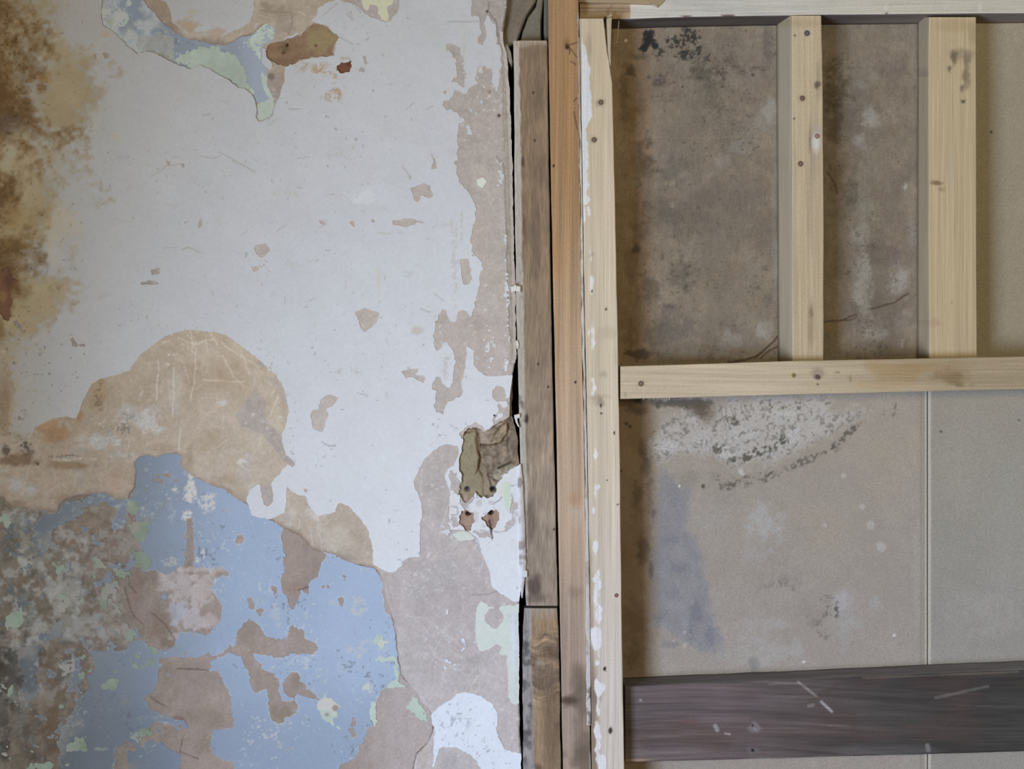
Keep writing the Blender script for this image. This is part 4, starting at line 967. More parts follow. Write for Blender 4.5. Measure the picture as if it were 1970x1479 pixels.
# broken recess where the switch box was
cd = np.array([148, 130, 108], np.float32) + (7 * midf + 8 * cv.rough + 6 * cv.fine)[..., None]
HD = -7 + 2.0 * cv.rough + 1.2 * cv.fine
ol = cv.empty(); cv.union(ol, [(890, 838), (902, 826), (916, 822), (921, 840), (922, 870), (920, 900), (930, 915), (950, 930), (955, 960), (880, 980), (878, 900)], 2)
o_ = sstep(-2, 3, ol)
HD = HD * (1 - o_) + (-0.6 + 0.5 * cv.rough) * o_
cd = cd * (1 - o_[..., None]) + (np.array([160, 147, 114], np.float32) + (4 * midf + 2 * cv.rough)[..., None]) * o_[..., None]
for p, h, rgb in (([(924, 826), (940, 828), (966, 814), (980, 806), (978, 842), (968, 850), (945, 854), (926, 854)], -4.5, (172, 152, 130)), ([(950, 838), (975, 814), (978, 838), (968, 848), (950, 850)], -3.5, (166, 148, 112)),
                  ([(950, 905), (984, 890), (996, 898), (986, 912), (965, 930), (952, 918)], -3.0, (158, 150, 126)), ([(966, 914), (990, 900), (1000, 900), (1000, 935), (975, 925)], -1.5, (206, 204, 200)), ([(930, 912), (948, 910), (956, 930), (950, 955), (930, 952)], -4.0, (162, 146, 122))):
    w, f = cv.poly(p, 2.0); s_ = sstep(-1.5, 1.5, f)
    HD[w] = HD[w] * (1 - s_) + h * s_; cd[w] = cd[w] * (1 - s_[..., None]) + (np.asarray(rgb, np.float32) + 3 * cv.rough[w][..., None]) * s_[..., None]
for pts, w_, rgb in (([(917, 840), (919, 865), (924, 880), (920, 900), (916, 908)], 3.2, (120, 84, 56)), ([(924, 855), (945, 856), (965, 850), (976, 835), (980, 815)], 2.4, (96, 64, 48)), ([(950, 838), (962, 822), (984, 806)], 2.2, (110, 84, 62)), ([(960, 900), (985, 888)], 2.4, (70, 54, 44)),
                     ([(945, 915), (952, 922), (960, 925)], 1.6, (90, 68, 54)), ([(940, 910), (946, 930), (947, 945)], 1.8, (84, 62, 46)), ([(978, 812), (976, 845), (980, 880)], 2.0, (104, 80, 64)), ([(896, 832), (912, 828)], 1.4, (120, 86, 60))):
    cv.line(cd, pts, w_, rgb, .85, 2.0, HD, 3.0)
rub = cv.fbm(12, 471, 3); rub2 = cv.fbm(5, 473, 2)
nr = (1 - o_) * 1.0 + o_ * 0.3
cd = cd * (1 + (0.13 * rub + 0.08 * rub2) * nr)[..., None]
HD = HD + (1.3 * rub + 0.6 * rub2) * nr
a_ = (sstep(0.5, 0.9, rub) * (1 - o_) * .45)[..., None]; cd = cd * (1 - a_) + np.array([186, 170, 150], np.float32) * a_
a_ = (sstep(-0.5, -0.9, rub) * (1 - o_) * .45)[..., None]; cd = cd * (1 - a_) + np.array([96, 74, 60], np.float32) * a_
cv.blob(cd, 985, 860, 12, 40, (140, 128, 108), .5); cv.blob(cd, 945, 880, 18, 14, (160, 142, 126), .5, spk=.3); cv.blob(cd, 992, 800, 14, 90, (120, 100, 84), .6)
for (x, y) in ((899, 940), (948, 940)):
    cv.blob(cd, x, y, 7, 6, (66, 62, 60), 1, .4, .1); cv.blob(cd, x, y - 1, 3.5, 3, (16, 14, 14), 1, .5, .1)
    w = cv.win(x - 8, y - 8, x + 8, y + 8); HD[w] -= 5 * sstep(6, 3, np.hypot(cv.X[w] - x, cv.Y[w] - y))
cv.blob(cd, 896, 962, 12, 10, (186, 156, 144), .8); cv.blob(cd, 905, 945, 18, 10, (172, 152, 128), .4)

chg = np.clip(np.abs(c3 - c3_clean).max(-1, keepdims=True) / 22.0, 0, 1)
c3 = c3 * (1 - chg) + remap(c3, X, Y, 0.22, 0.94) * chg
c2 = remap(c2, X, Y, 0.47, 0.965) * (1 - 0.11 * sstep(240, 150, Y) * sstep(700, 640, X))[..., None]; c0 = remap(c0, X, Y, 0.40, 0.955); ch_ = remap(ch_, X, Y, 0.25, 0.94); cd = remap(cd, X, Y, 0.25, 0.93)
c1g = remap(c1g, X, Y, 0.25, 0.95); cmr = remap(cmr, X, Y, 0.15, 0.96)

# ------------------------------------------------------------------ relief and build
wav = cv.fbm(150, 21, 3) * 1.6 + cv.fbm(40, 23, 2) * 0.35
H3 = 3.9 + wav + 0.10 * cv.rough
H2 = 2.9 + wav + 0.22 * cv.rough + 0.12 * cv.fine
bev = np.where((Y > 60) & (Y < 700), 3.5 * sstep(0, 16, X - (ex - 16)), 0)
H2 = H2 - bev; H3 = H3 - bev * 0.5
edge_h = 0.9 * sstep(0, 10, F2) - 0.9 - 1.2 * led
H2 = H2 + edge_h + 0.8 * cv.rough * sstep(6, 0, F2)
H1 = 0.9 + wav + 0.10 * cv.rough
HG = 1.3 + wav + 0.12 * cv.rough
HM = np.where((Y > 900) & (Y < 1005) & (X > 900), H3 + 0.35, H2 + 0.45)
H0 = 0.2 + wav + 0.45 * cv.rough + 0.25 * cv.fine
HH = -0.6 + wav + 0.7 * cv.rough + 0.3 * cv.fine
hol = lambda x, y, r_, d_: d_ * sstep(r_, r_ * 0.5, np.hypot(X - x, Y - y))
HH = HH - hol(901, 987, 6, 7) - hol(944, 985, 6, 7) - hol(553, 86, 5, 4)
H2 = H2 - hol(942, 176, 3.5, 3) - hol(960, 222, 3.5, 3) - hol(951, 799, 3.5, 3)

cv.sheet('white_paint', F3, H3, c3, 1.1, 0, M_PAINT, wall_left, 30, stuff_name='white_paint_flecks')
cv.sheet('skim_plaster', F2, H2, c2, 3.2, 0, M_PLASTER, wall_left, 120, stuff_name='skim_plaster_crumbs')
cv.sheet('blue_paint', F1, H1, c1, 0.9, 0, M_PAINT, wall_left, 60, stuff_name='blue_paint_flecks')
cv.sheet('green_paint', F1g, HG, c1g, 1.2, 0, M_PAINT, wall_left, 60, stuff_name='green_paint_flecks')
cv.sheet('pale_green_paint', mintR, HM, cmr, 0.6, 0, M_PAINT, wall_left, 40, stuff_name='pale_green_flecks')
cv.sheet('base_plaster', F0, H0, c0, 18.0, 0, M_PLASTER, wall_left, 200, stuff_name='base_plaster_crumbs')
cv.sheet('plaster_hole', np.minimum(HOLE + 5, edgeF), HH, ch_, 16.0, 0, M_PLASTER, wall_left, 30)
cv.sheet('broken_recess', np.minimum(DEEP + 5, edgeF - 0.5), HD, cd, 12.0, 0, M_DEEP, wall_left, whole=True)
# ================================================================== the boarded wall behind the studs on the right
PD = -85.0               # depth of the board face
bv = Canvas(1130, -60, 2080, 1560, 2.0, 211)
X, Y = bv.X, bv.Y
lowb = bv.fbm(170, 241, 3); midb = bv.fbm(44, 243, 4); spb = bv.fine + 0.7 * bv.rough
wall_right = boxes('wall_right', [(1000, 2900, -320, -112, -900, 2300), (930, 1130, -112, -98, -900, 2300), (2140, 2900, -112, -87, -900, 2300), (1130, 2140, -112, -87, -900, -66), (1130, 2140, -112, -87, 1630, 2300)], (96, 84, 70), M_PLASTER)
tag(wall_right, kind='structure')

up = sstep(712, 690, Y)
cb = np.array([176, 162, 144], np.float32) + (3 * lowb + 3 * midb)[..., None]
upc = np.array([142, 125, 104], np.float32) + (7 * lowb + 7 * midb)[..., None]
cb = cb * (1 - up[..., None]) + upc * up[..., None]
rt = sstep(1740, 1800, X)
rcol = np.array([166, 158, 141], np.float32) + (1.5 * lowb + 1.5 * midb)[..., None]
rcol = rcol - up[..., None] * np.array([0, 8, 20], np.float32)
cb = cb * (1 - rt[..., None]) + rcol * rt[..., None]
# general damp bloom in the upper bays
bl = (sstep(-0.1, 0.9, bv.fbm(90, 245, 4)) * up * (1 - rt) * 0.55)[..., None]
cb = cb * (1 - bl) + np.array([112, 98, 86], np.float32) * bl
bl = (sstep(0.1, 0.9, bv.fbm(70, 247, 4)) * up * (1 - rt) * 0.5)[..., None]
cb = cb * (1 - bl) + np.array([150, 136, 118], np.float32) * bl
bl = (sstep(0.0, 0.9, bv.fbm(60, 249, 4)) * up * (1 - rt) * 0.3)[..., None]
cb = cb * (1 - bl) + np.array([118, 104, 98], np.float32) * bl
# brown left margin
lm = sstep(1275, 1225, X + 14 * bv.wx)[..., None]
cb = cb * (1 - 0.85 * lm) + (np.array([158, 128, 98], np.float32) + (8 * midb + 5 * lowb)[..., None]) * 0.85 * lm
for (x, y, rx, ry, rgb, k) in [
    (1215, 230, 18, 40, (140, 104, 58), .6), (1213, 135, 16, 22, (84, 74, 50), .7), (1230, 110, 26, 10, (104, 90, 64), .6), (1200, 190, 12, 60, (110, 88, 56), .5), (1235, 200, 14, 40, (136, 104, 78), .4), (1290, 160, 40, 30, (150, 128, 106), .5), (1270, 155, 20, 14, (104, 88, 82), .5),
    (1350, 140, 40, 26, (96, 90, 74), .6), (1360, 180, 30, 50, (104, 98, 82), .5), (1400, 120, 40, 30, (124, 104, 92), .5), (1310, 70, 60, 14, (142, 120, 92), .6), (1400, 62, 90, 10, (146, 126, 100), .6), (1480, 90, 22, 60, (110, 102, 92), .6), (1440, 170, 40, 50, (128, 110, 98), .4),
    (1480, 215, 20, 30, (160, 158, 150), .7), (1470, 240, 30, 20, (150, 144, 136), .5), (1450, 150, 20, 16, (144, 138, 126), .4), (1430, 260, 30, 40, (136, 128, 118), .5), (1395, 310, 26, 16, (158, 148, 134), .6), (1425, 285, 24, 18, (150, 144, 134), .55), (1370, 335, 20, 10, (150, 140, 124), .5),
    (1240, 300, 30, 60, (104, 84, 64), .6), (1230, 440, 22, 60, (112, 86, 66), .5), (1215, 520, 16, 60, (130, 96, 74), .5), (1225, 480, 12, 12, (84, 70, 60), .6), (1250, 560, 30, 40, (100, 86, 70), .5), (1260, 640, 24, 30, (112, 94, 72), .5), (1210, 640, 20, 50, (126, 94, 62), .6), (1240, 680, 40, 14, (84, 72, 58), .7),
    (1300, 330, 40, 40, (112, 104, 92), .5), (1290, 420, 30, 30, (116, 108, 104), .5), (1310, 530, 40, 40, (112, 102, 90), .55), (1330, 400, 60, 30, (140, 126, 108), .4), (1300, 480, 30, 30, (142, 128, 108), .4), (1370, 470, 50, 60, (136, 124, 110), .4), (1430, 400, 50, 60, (130, 118, 106), .4), (1450, 520, 40, 60, (146, 132, 116), .5),
    (1400, 580, 60, 40, (150, 134, 114), .5), (1290, 590, 20, 14, (110, 98, 92), .6), (1300, 640, 40, 30, (112, 104, 98), .5), (1350, 650, 40, 20, (142, 126, 106), .5), (1330, 680, 70, 14, (152, 142, 128), .6), (1420, 655, 40, 20, (156, 146, 136), .6), (1470, 640, 24, 34, (164, 160, 152), .7), (1440, 685, 60, 8, (162, 154, 144), .7),
    (1490, 400, 8, 200, (140, 140, 132), .5), (1492, 520, 8, 100, (150, 152, 146), .6), (1485, 470, 12, 60, (124, 118, 110), .4), (1480, 580, 12, 30, (110, 104, 94), .5), (1400, 640, 12, 14, (170, 164, 154), .6),
    # second bay
    (1610, 180, 34, 60, (96, 82, 62), .7), (1600, 130, 26, 20, (112, 94, 72), .6), (1640, 170, 30, 40, (114, 100, 82), .5), (1600, 250, 20, 50, (110, 88, 66), .7), (1630, 310, 40, 40, (126, 104, 80), .5), (1610, 350, 24, 40, (120, 96, 74), .5), (1670, 100, 40, 40, (146, 128, 106), .5), (1720, 140, 40, 60, (126, 108, 96), .5),
    (1655, 165, 22, 16, (150, 144, 128), .6), (1680, 150, 12, 14, (152, 148, 136), .5), (1675, 230, 22, 26, (166, 160, 148), .75), (1655, 270, 22, 20, (164, 156, 144), .75), (1680, 330, 24, 60, (140, 128, 110), .5), (1660, 400, 30, 60, (146, 136, 116), .6), (1640, 380, 20, 40, (100, 88, 66), .6), (1660, 450, 20, 40, (158, 150, 132), .6),
    (1720, 400, 30, 80, (134, 118, 104), .5), (1735, 280, 20, 40, (134, 120, 104), .5), (1600, 480, 20, 80, (156, 136, 112), .6), (1600, 580, 24, 60, (160, 142, 118), .7), (1610, 630, 34, 20, (158, 126, 86), .7), (1625, 660, 50, 20, (156, 136, 108), .6), (1660, 540, 22, 70, (168, 160, 144), .7), (1680, 640, 40, 30, (166, 156, 140), .7),
    (1730, 540, 26, 50, (168, 160, 152), .75), (1720, 490, 20, 20, (128, 108, 104), .6), (1740, 620, 26, 40, (164, 154, 140), .6), (1735, 660, 8, 24, (184, 178, 166), .6), (1650, 680, 60, 8, (140, 124, 106), .6), (1742, 358, 6, 8, (186, 182, 172), .8), (1755, 450, 14, 40, (150, 142, 136), .5),
    # below the noggin
    (1300, 775, 110, 12, (92, 84, 74), .8), (1230, 790, 40, 16, (104, 88, 76), .7), (1345, 790, 26, 20, (104, 90, 74), .8), (1370, 800, 16, 30, (122, 106, 88), .6), (1225, 850, 24, 30, (156, 122, 84), .5), (1240, 870, 14, 40, (110, 88, 68), .6), (1245, 900, 18, 40, (112, 96, 74), .6), (1225, 960, 18, 40, (110, 86, 62), .5), (1250, 950, 12, 50, (142, 120, 92), .6),
    (1240, 1050, 18, 40, (106, 84, 66), .6), (1253, 1100, 8, 26, (98, 92, 90), .7), (1258, 985, 8, 14, (110, 104, 98), .7), (1256, 1025, 7, 16, (186, 172, 146), .8), (1252, 1070, 10, 14, (168, 150, 122), .5), (1220, 1200, 30, 60, (138, 104, 72), .5), (1215, 1260, 30, 30, (124, 92, 62), .5),
    (1300, 960, 30, 40, (148, 150, 150), .6), (1330, 920, 40, 26, (160, 146, 132), .6), (1300, 915, 26, 14, (160, 154, 144), .5), (1400, 960, 50, 30, (166, 156, 142), .5), (1380, 1000, 40, 40, (178, 170, 158), .5),
    (1470, 1010, 44, 50, (186, 184, 178), .75), (1450, 1060, 30, 40, (180, 174, 166), .5), (1470, 1200, 80, 16, (186, 178, 168), .6), (1470, 1250, 90, 40, (186, 178, 166), .7), (1400, 1260, 40, 30, (180, 172, 160), .6), (1560, 1170, 40, 40, (164, 148, 132), .5), (1565, 1195, 20, 16, (150, 130, 114), .5), (1520, 1110, 30, 30, (164, 150, 136), .4), (1450, 1278, 12, 20, (140, 136, 124), .6),
    (1620, 1160, 34, 34, (190, 184, 180), .7), (1680, 1160, 18, 20, (184, 176, 168), .6), (1625, 1220, 14, 40, (180, 172, 160), .6), (1640, 1200, 40, 20, (182, 174, 166), .5), (1715, 1215, 12, 12, (182, 172, 160), .5), (1600, 1020, 80, 50, (180, 164, 138), .45), (1700, 900, 60, 80, (180, 164, 138), .45), (1650, 1090, 60, 40, (178, 162, 140), .4), (1570, 1000, 60, 70, (182, 164, 140), .4),
    (1760, 860, 20, 90, (182, 168, 144), .5), (1765, 1100, 12, 160, (188, 178, 158), .4), (1600, 930, 60, 30, (176, 162, 144), .4), (1900, 1180, 80, 60, (176, 172, 160), .5), (1940, 1000, 50, 200, (170, 166, 150), .4), (1850, 900, 40, 120, (174, 166, 148), .4)]:
    bv.blob(cb, x, y, rx, ry, rgb, k, .8, .45)
# blue-grey mould bloom
bv.pp(cb, [(1268, 900), (1300, 925), (1330, 950), (1325, 1000), (1340, 1050), (1352, 1090), (1360, 1130), (1370, 1180), (1378, 1205), (1390, 1232), (1378, 1262), (1355, 1256), (1335, 1240), (1300, 1225), (1262, 1200), (1258, 1100), (1262, 1000)], (146, 146, 152), .8, 10, 9, 2)
for (x, y, rx, ry, k) in [(1275, 1185, 16, 20, .6), (1300, 1140, 20, 16, .5), (1340, 1180, 12, 40, .5), (1365, 1225, 14, 26, .6), (1330, 1210, 8, 30, .5), (1285, 1040, 20, 16, .4), (1310, 1090, 30, 16, .4), (1345, 1110, 10, 20, .4), (1290, 1240, 20, 10, .4)]:
    bv.blob(cb, x, y, rx, ry, (122, 126, 138), k, .8, .6)
mot = (sstep(-.4, .8, bv.fbm(34, 265, 4)))[..., None]
zb = (sstep(1250, 1275, X) * sstep(1395, 1340, X) * sstep(900, 980, Y) * sstep(1275, 1230, Y))[..., None] * .35
cb = cb * (1 - zb * mot) + np.array([176, 170, 162], np.float32) * zb * mot
for (x, y, rx, ry) in [(1300, 1165, 18, 10), (1310, 1060, 16, 8), (1280, 1200, 20, 14), (1315, 1195, 12, 20)]: bv.blob(cb, x, y, rx, ry, (164, 166, 170), .5, .8, .6)
# efflorescence
ef = [(1262, 878), (1252, 850), (1256, 825), (1290, 806), (1318, 796), (1338, 800), (1352, 815), (1372, 810), (1378, 790), (1392, 775), (1450, 768), (1570, 766), (1600, 772), (1592, 790), (1640, 790), (1668, 798), (1640, 812), (1600, 838), (1560, 858), (1520, 872), (1495, 884), (1470, 890),
      (1440, 895), (1405, 902), (1395, 885), (1380, 872), (1340, 870), (1310, 874), (1280, 884)]
bv.pp(cb, ef, (196, 191, 184), .85, 12, 9, 5)
for (x, y, rx, ry, k) in [(1290, 858, 26, 12, .8), (1400, 868, 22, 18, .8), (1520, 838, 36, 18, .75), (1485, 870, 14, 10, .8), (1425, 910, 10, 10, .7), (1490, 800, 60, 16, .5), (1575, 800, 18, 16, .7), (1440, 830, 50, 16, .5), (1350, 845, 50, 10, .4)]:
    bv.blob(cb, x, y, rx, ry, (212, 210, 208), k, .6, .6, spk=.15)
w, f = bv.poly(ef, 8, frng=2)
a = (sstep(-4, 6, f) * sstep(-0.1, 0.9, spb[w] + 0.35 * midb[w]) * 0.55)[..., None]
cb[w] = cb[w] * (1 - a) + np.array([112, 104, 92], np.float32) * a
for (x, y, rx, ry, ang, k, sp) in [(1450, 872, 70, 12, -.42, .85, .35), (1495, 855, 30, 10, -.7, .85, .35), (1440, 925, 70, 14, -.2, .6, .5), (1540, 890, 80, 9, -.42, .65, .4), (1625, 840, 60, 7, -.7, .75, .35), (1380, 862, 16, 10, .2, .75, .35), (1400, 925, 40, 20, .3, .4, .5), (1415, 810, 14, 8, .9, .7, .4), (1510, 780, 90, 8, 0, .5, .5),
                                   (1590, 1160, 16, 26, 0, .5, .55), (1610, 1175, 6, 14, 0, .8, .4), (1580, 1215, 12, 24, -.4, .4, .5), (1500, 1120, 40, 14, 0, .3, .6), (1720, 790, 4, 16, .2, .6, .2), (1700, 795, 6, 12, .2, .4, .4)]:
    bv.blob(cb, x, y, rx, ry, (98, 92, 76), k, .5, .5, ang, spk=sp)
# streaks down through the bloom
for (x, y, l) in [(1385, 780, 40), (1395, 782, 44), (1405, 780, 36), (1312, 785, 34), (1318, 790, 30), (1425, 778, 30), (1440, 782, 26), (1450, 775, 20)]:
    bv.line(cb, [(x, y), (x + 4, y + l * .5), (x + 12, y + l)], 1.4, (104, 98, 90) if x % 2 else (206, 200, 192), .5, 2)
# black mould at the head of the first bay
bv.pp(cb, [(1218, 96), (1232, 88), (1238, 80), (1236, 64), (1246, 56), (1256, 62), (1258, 74), (1266, 80), (1266, 92), (1258, 94), (1250, 86), (1243, 96), (1230, 97)], (46, 47, 50), .97, 2, 4, 2)
for (x, y, rx, ry, k, sp) in [(1318, 78, 14, 24, .9, .25), (1340, 88, 14, 24, .85, .45), (1296, 85, 20, 10, .85, .35), (1268, 100, 12, 8, .9, .3), (1290, 75, 14, 10, .8, .45), (1322, 105, 22, 10, .8, .4), (1300, 108, 10, 6, .7, .4), (1350, 115, 40, 16, .45, .5), (1380, 130, 60, 40, .3, .6), (1262, 155, 20, 14, .4, .5)]:
    bv.blob(cb, x, y, rx, ry, (58, 57, 52), k, .4, .6, spk=sp)
# speckled mould over the upper bays
den = 0.35 * sstep(0, 1, bv.fbm(80, 251, 3)) + np.maximum.reduce([0.55 * (1 - np.hypot((X - 1612) / 50, (Y - 190) / 110)), 0.5 * (1 - np.hypot((X - 1655) / 45, (Y - 420) / 130)), 0.45 * (1 - np.hypot((X - 1675) / 40, (Y - 640) / 60)), 0.3 * (1 - np.hypot((X - 1470) / 40, (Y - 560) / 90)),
                                                                0.35 * (1 - np.hypot((X - 1330) / 90, (Y - 520) / 90)), 0.25 * (1 - np.hypot((X - 1380) / 100, (Y - 180) / 120)), -0.1 + 0 * X])
a = (sstep(0.75, 1.35, spb + den) * up * (1 - rt) * 0.42)[..., None]
cb = cb * (1 - a) + np.array([80, 68, 52], np.float32) * a
a = (sstep(0.85, 1.4, -spb + den * .8) * up * (1 - rt) * 0.3)[..., None]
cb = cb * (1 - a) + np.array([172, 164, 148], np.float32) * a
a = (sstep(1.1, 1.4, spb) * (1 - up) * 0.22)[..., None]
cb = cb * (1 - a) + np.array([130, 120, 104], np.float32) * a
# splashes
for (x, y, r_) in [(1220, 352, 7), (1280, 352, 5), (1294, 352, 7), (1202, 404, 6), (1294, 394, 7), (1262, 300, 8), (1658, 975, 6), (1675, 1011, 9), (1695, 1053, 10), (1587, 1010, 4), (1623, 915, 5), (1718, 790, 2), (1317, 1216, 4), (1296, 1232, 3), (1318, 1240, 5)]:
    bv.blob(cb, x, y, r_, r_ * 1.15, (196, 190, 176) if y > 700 else (150, 138, 116), .75, .5, .3)
for (x, y) in [(1204, 78), (1307, 935), (1546, 1273), (1720, 1222)]: bv.blob(cb, x, y, 3, 3.5, (232, 230, 224), .95, .4, .1)
for (x, y, r_) in [(1907, 254, 4), (1960, 808, 3), (1810, 830, 3), (1448, 144, 4), (1313, 167, 3), (1352, 935, 5), (1205, 815, 4), (1258, 830, 4), (1195, 905, 4), (1212, 820, 4)]: bv.blob(cb, x, y, r_, r_, (78, 66, 54), .7, .5, .3)
# fibrous fine texture of the damp paper face
tex = bv.fbm(11, 261, 3) * 0.6 + bv.fine * 0.5 + vnoise(bv.xs, bv.ys, 3.0, 14.0, 263) * 0.5
cb = cb * (1 + (0.045 * up + 0.018) * (1 - 0.7 * rt) * tex)[..., None]
cb = remap(cb, X, Y, 0.36, 0.88)
HB = 0.5 * lowb + 0.12 * bv.rough
# cracks
for pts, w_ in (([(1497, 648), (1484, 662), (1470, 674), (1455, 684), (1435, 692), (1400, 696)], 3.0), ([(1496, 668), (1480, 676), (1462, 688)], 2.0), ([(1585, 621), (1600, 618), (1620, 616), (1630, 610), (1648, 603)], 1.8), ([(1620, 616), (1640, 614), (1650, 606)], 1.4), ([(1678, 594), (1700, 586), (1722, 580), (1736, 570), (1748, 564)], 2.0), ([(1590, 330), (1606, 352), (1612, 372)], 1.6)):
    bv.line(cb, pts, w_, (76, 62, 50), .85, 2.0, HB, 2.0)
for pts in ([(1190, 262), (1240, 263), (1360, 265), (1440, 262)], [(1205, 1222), (1230, 1220)], [(1365, 500), (1352, 508)], [(1310, 660), (1330, 650)]): bv.line(cb, pts, 1.0, (150, 136, 116), .35)

# edges of the two boards
lF = np.clip(1783.0 - X, -16, 16); lF = np.minimum(lF, 16)
rF = np.clip(X - 1785.6, -16, 16)
pale = (sstep(1777.5, 1779.5, X) * sstep(1784.5, 1783.5, X) + sstep(1785, 1786, X) * sstep(1791, 1789, X))[..., None]
cbe = cb * (1 - 0.75 * pale) + np.array([176, 172, 164], np.float32) * 0.75 * pale
HBe = HB - 1.2 * sstep(1778, 1781, X) * sstep(1791, 1788, X)
HBe = HBe - 0.8 * sstep(1770, 1774, X) * sstep(1783, 1780, X)
o = bv.sheet('plasterboard', np.minimum(lF, 16).astype(np.float32), HBe, cbe, 12.0, PD, M_BOARD, wall_right, whole=True)[0]
tag(o, 'mould-stained plasterboard with white salt bloom behind the studs')
o = bv.sheet('plasterboard', np.minimum(rF, 16).astype(np.float32), HBe, cbe, 12.0, PD, M_BOARD, wall_right, whole=True)[0]
tag(o, 'plain grey-beige plasterboard at the right edge')
# ================================================================== timbers
def lerp3(a, b, t):
    return np.asarray(a, float) * (1 - t[..., None]) + np.asarray(b, float) * t[..., None]


# ---- grey-brown plank beside the crack
def f_plank(px, py, U, V, S, Dp):
    g = grain(px, py, True, 21, 2.0, 26); h = 0.3 * g
    c = lerp3((142, 116, 90), (164, 144, 122), sstep(300, 1000, py)) * (1 + 0.10 * g + 0.06 * cloud(px, py, 60, 22))[..., None]
    left = np.interp(py, [78, 1166], [998, 1017])
    e = left - px + 2.0 * cloud(px, py, 24, 23)
    a = sstep(-1.5, 1.5, e)
    c = mix(c, (186, 181, 170), a * 0.9)
    c = mix(c, (120, 114, 106), a * sstep(0.2, 0.8, cloud(px, py, 14, 24)) * sstep(250, 900, py) * 0.8)
    c = mix(c, (92, 74, 60), sstep(4, 0, np.abs(e + 3)) * 0.35 * sstep(0.0, 0.6, cloud(px, py, 40, 25)))
    c = mix(c, (178, 160, 142), sstep(92, 82, py + 6 * cloud(px, py, 18, 26)) * 0.7)
    for (x, y, rx, ry, k) in ((1013, 806, 6, 12, .95), (1030, 1130, 16, 34, .6), (1022, 1000, 10, 50, .35), (1006, 312, 4, 14, .6), (1038, 1150, 26, 14, .35), (1030, 480, 12, 90, .22), (1036, 180, 12, 60, .2), (1010, 440, 5, 40, .3)):
        c = mix(c, (66, 52, 44), spot(px, py, x, y, rx, ry, .7, .4) * k)
    for (x, y) in ((1029, 270), (1026, 178), (1066, 1018), (1035, 700), (1055, 744)):
        c = mix(c, (54, 42, 34), spot(px, py, x, y, 2.6, 3.2, .6) * .9)
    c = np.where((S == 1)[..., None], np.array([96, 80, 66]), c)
    return c, h - 1.5 * a
plank = timber('plank', [(78, 988), (300, 990), (590, 993), (880, 1001), (1000, 1005), (1166, 1012)], [(78, 1053), (300, 1056), (590, 1061), (880, 1067), (1166, 1073.5)], 78, 1165, 4, -30, f_plank, M_OLDV, na=34, nl=545, ch=2.5, wob=0.8, seed=31, tone=(0.25, 0.92))
tag(plank, 'weathered grey-brown plank standing between the peeling wall and the orange stud', 'plank')

# ---- rotten stub below it
def f_stub(px, py, U, V, S, Dp):
    g = grain(px, py, True, 41, 2.6, 40)
    swirl = grain(px + 14 * cloud(px, py, 60, 43), py + 22 * cloud(px, py, 50, 42), False, 44, 2.4, 26)
    k = sstep(1195, 1225, py) * sstep(1380, 1330, py)
    c = np.zeros(px.shape + (3,)) + np.array([172, 138, 98.]) 
    c = c * (1 + 0.09 * g * (1 - k) + 0.34 * swirl * k)[..., None]
    c = mix(c, (104, 82, 62), sstep(-0.1, 0.7, cloud(px, py, 46, 45)) * sstep(1200, 1260, py) * .7)
    c = mix(c, (176, 158, 134), sstep(1200, 1170, py) * .7)
    c = mix(c, (116, 90, 64), spot(px, py, 1062, 1400, 22, 90, .7, .4) * .6)
    c = mix(c, (120, 98, 74), spot(px, py, 1052, 1310, 30, 50, .7, .5) * .7)
    c = mix(c, (182, 160, 132), spot(px, py, 1040, 1275, 12, 12, .6, .4) * .7)
    lft = np.interp(py, [1168, 1479], [1020, 1027]) + 3 * cloud(px, py, 30, 46)
    a = sstep(-1.5, 1.5, lft - px)
    gc = np.array([160, 154, 148.]) * (1 + 0.16 * grain(px, py, True, 47, 2.0, 26))[..., None]
    c = c * (1 - a[..., None]) + gc * a[..., None]
    c = mix(c, (92, 86, 88), a * sstep(0.1, 0.7, cloud(px, py, 26, 48)) * .8)
    return c, 1.2 * swirl * k + 0.4 * g - 2.0 * a + 1.0 * cloud(px, py, 20, 49) * a
stub = timber('rotten_stub', [(1170, 1008), (1250, 1005.5), (1479, 1006.5), (1700, 1009)], [(1170, 1073), (1250, 1076), (1479, 1079.5), (1700, 1083)], 1170, 1690, 2, -32, f_stub, M_OLDV, na=34, nl=260, ch=2.5, wob=1.4, seed=51, tone=(0.3, 0.9))
tag(stub, 'rotten split timber stub under the grey-brown plank', 'timber')

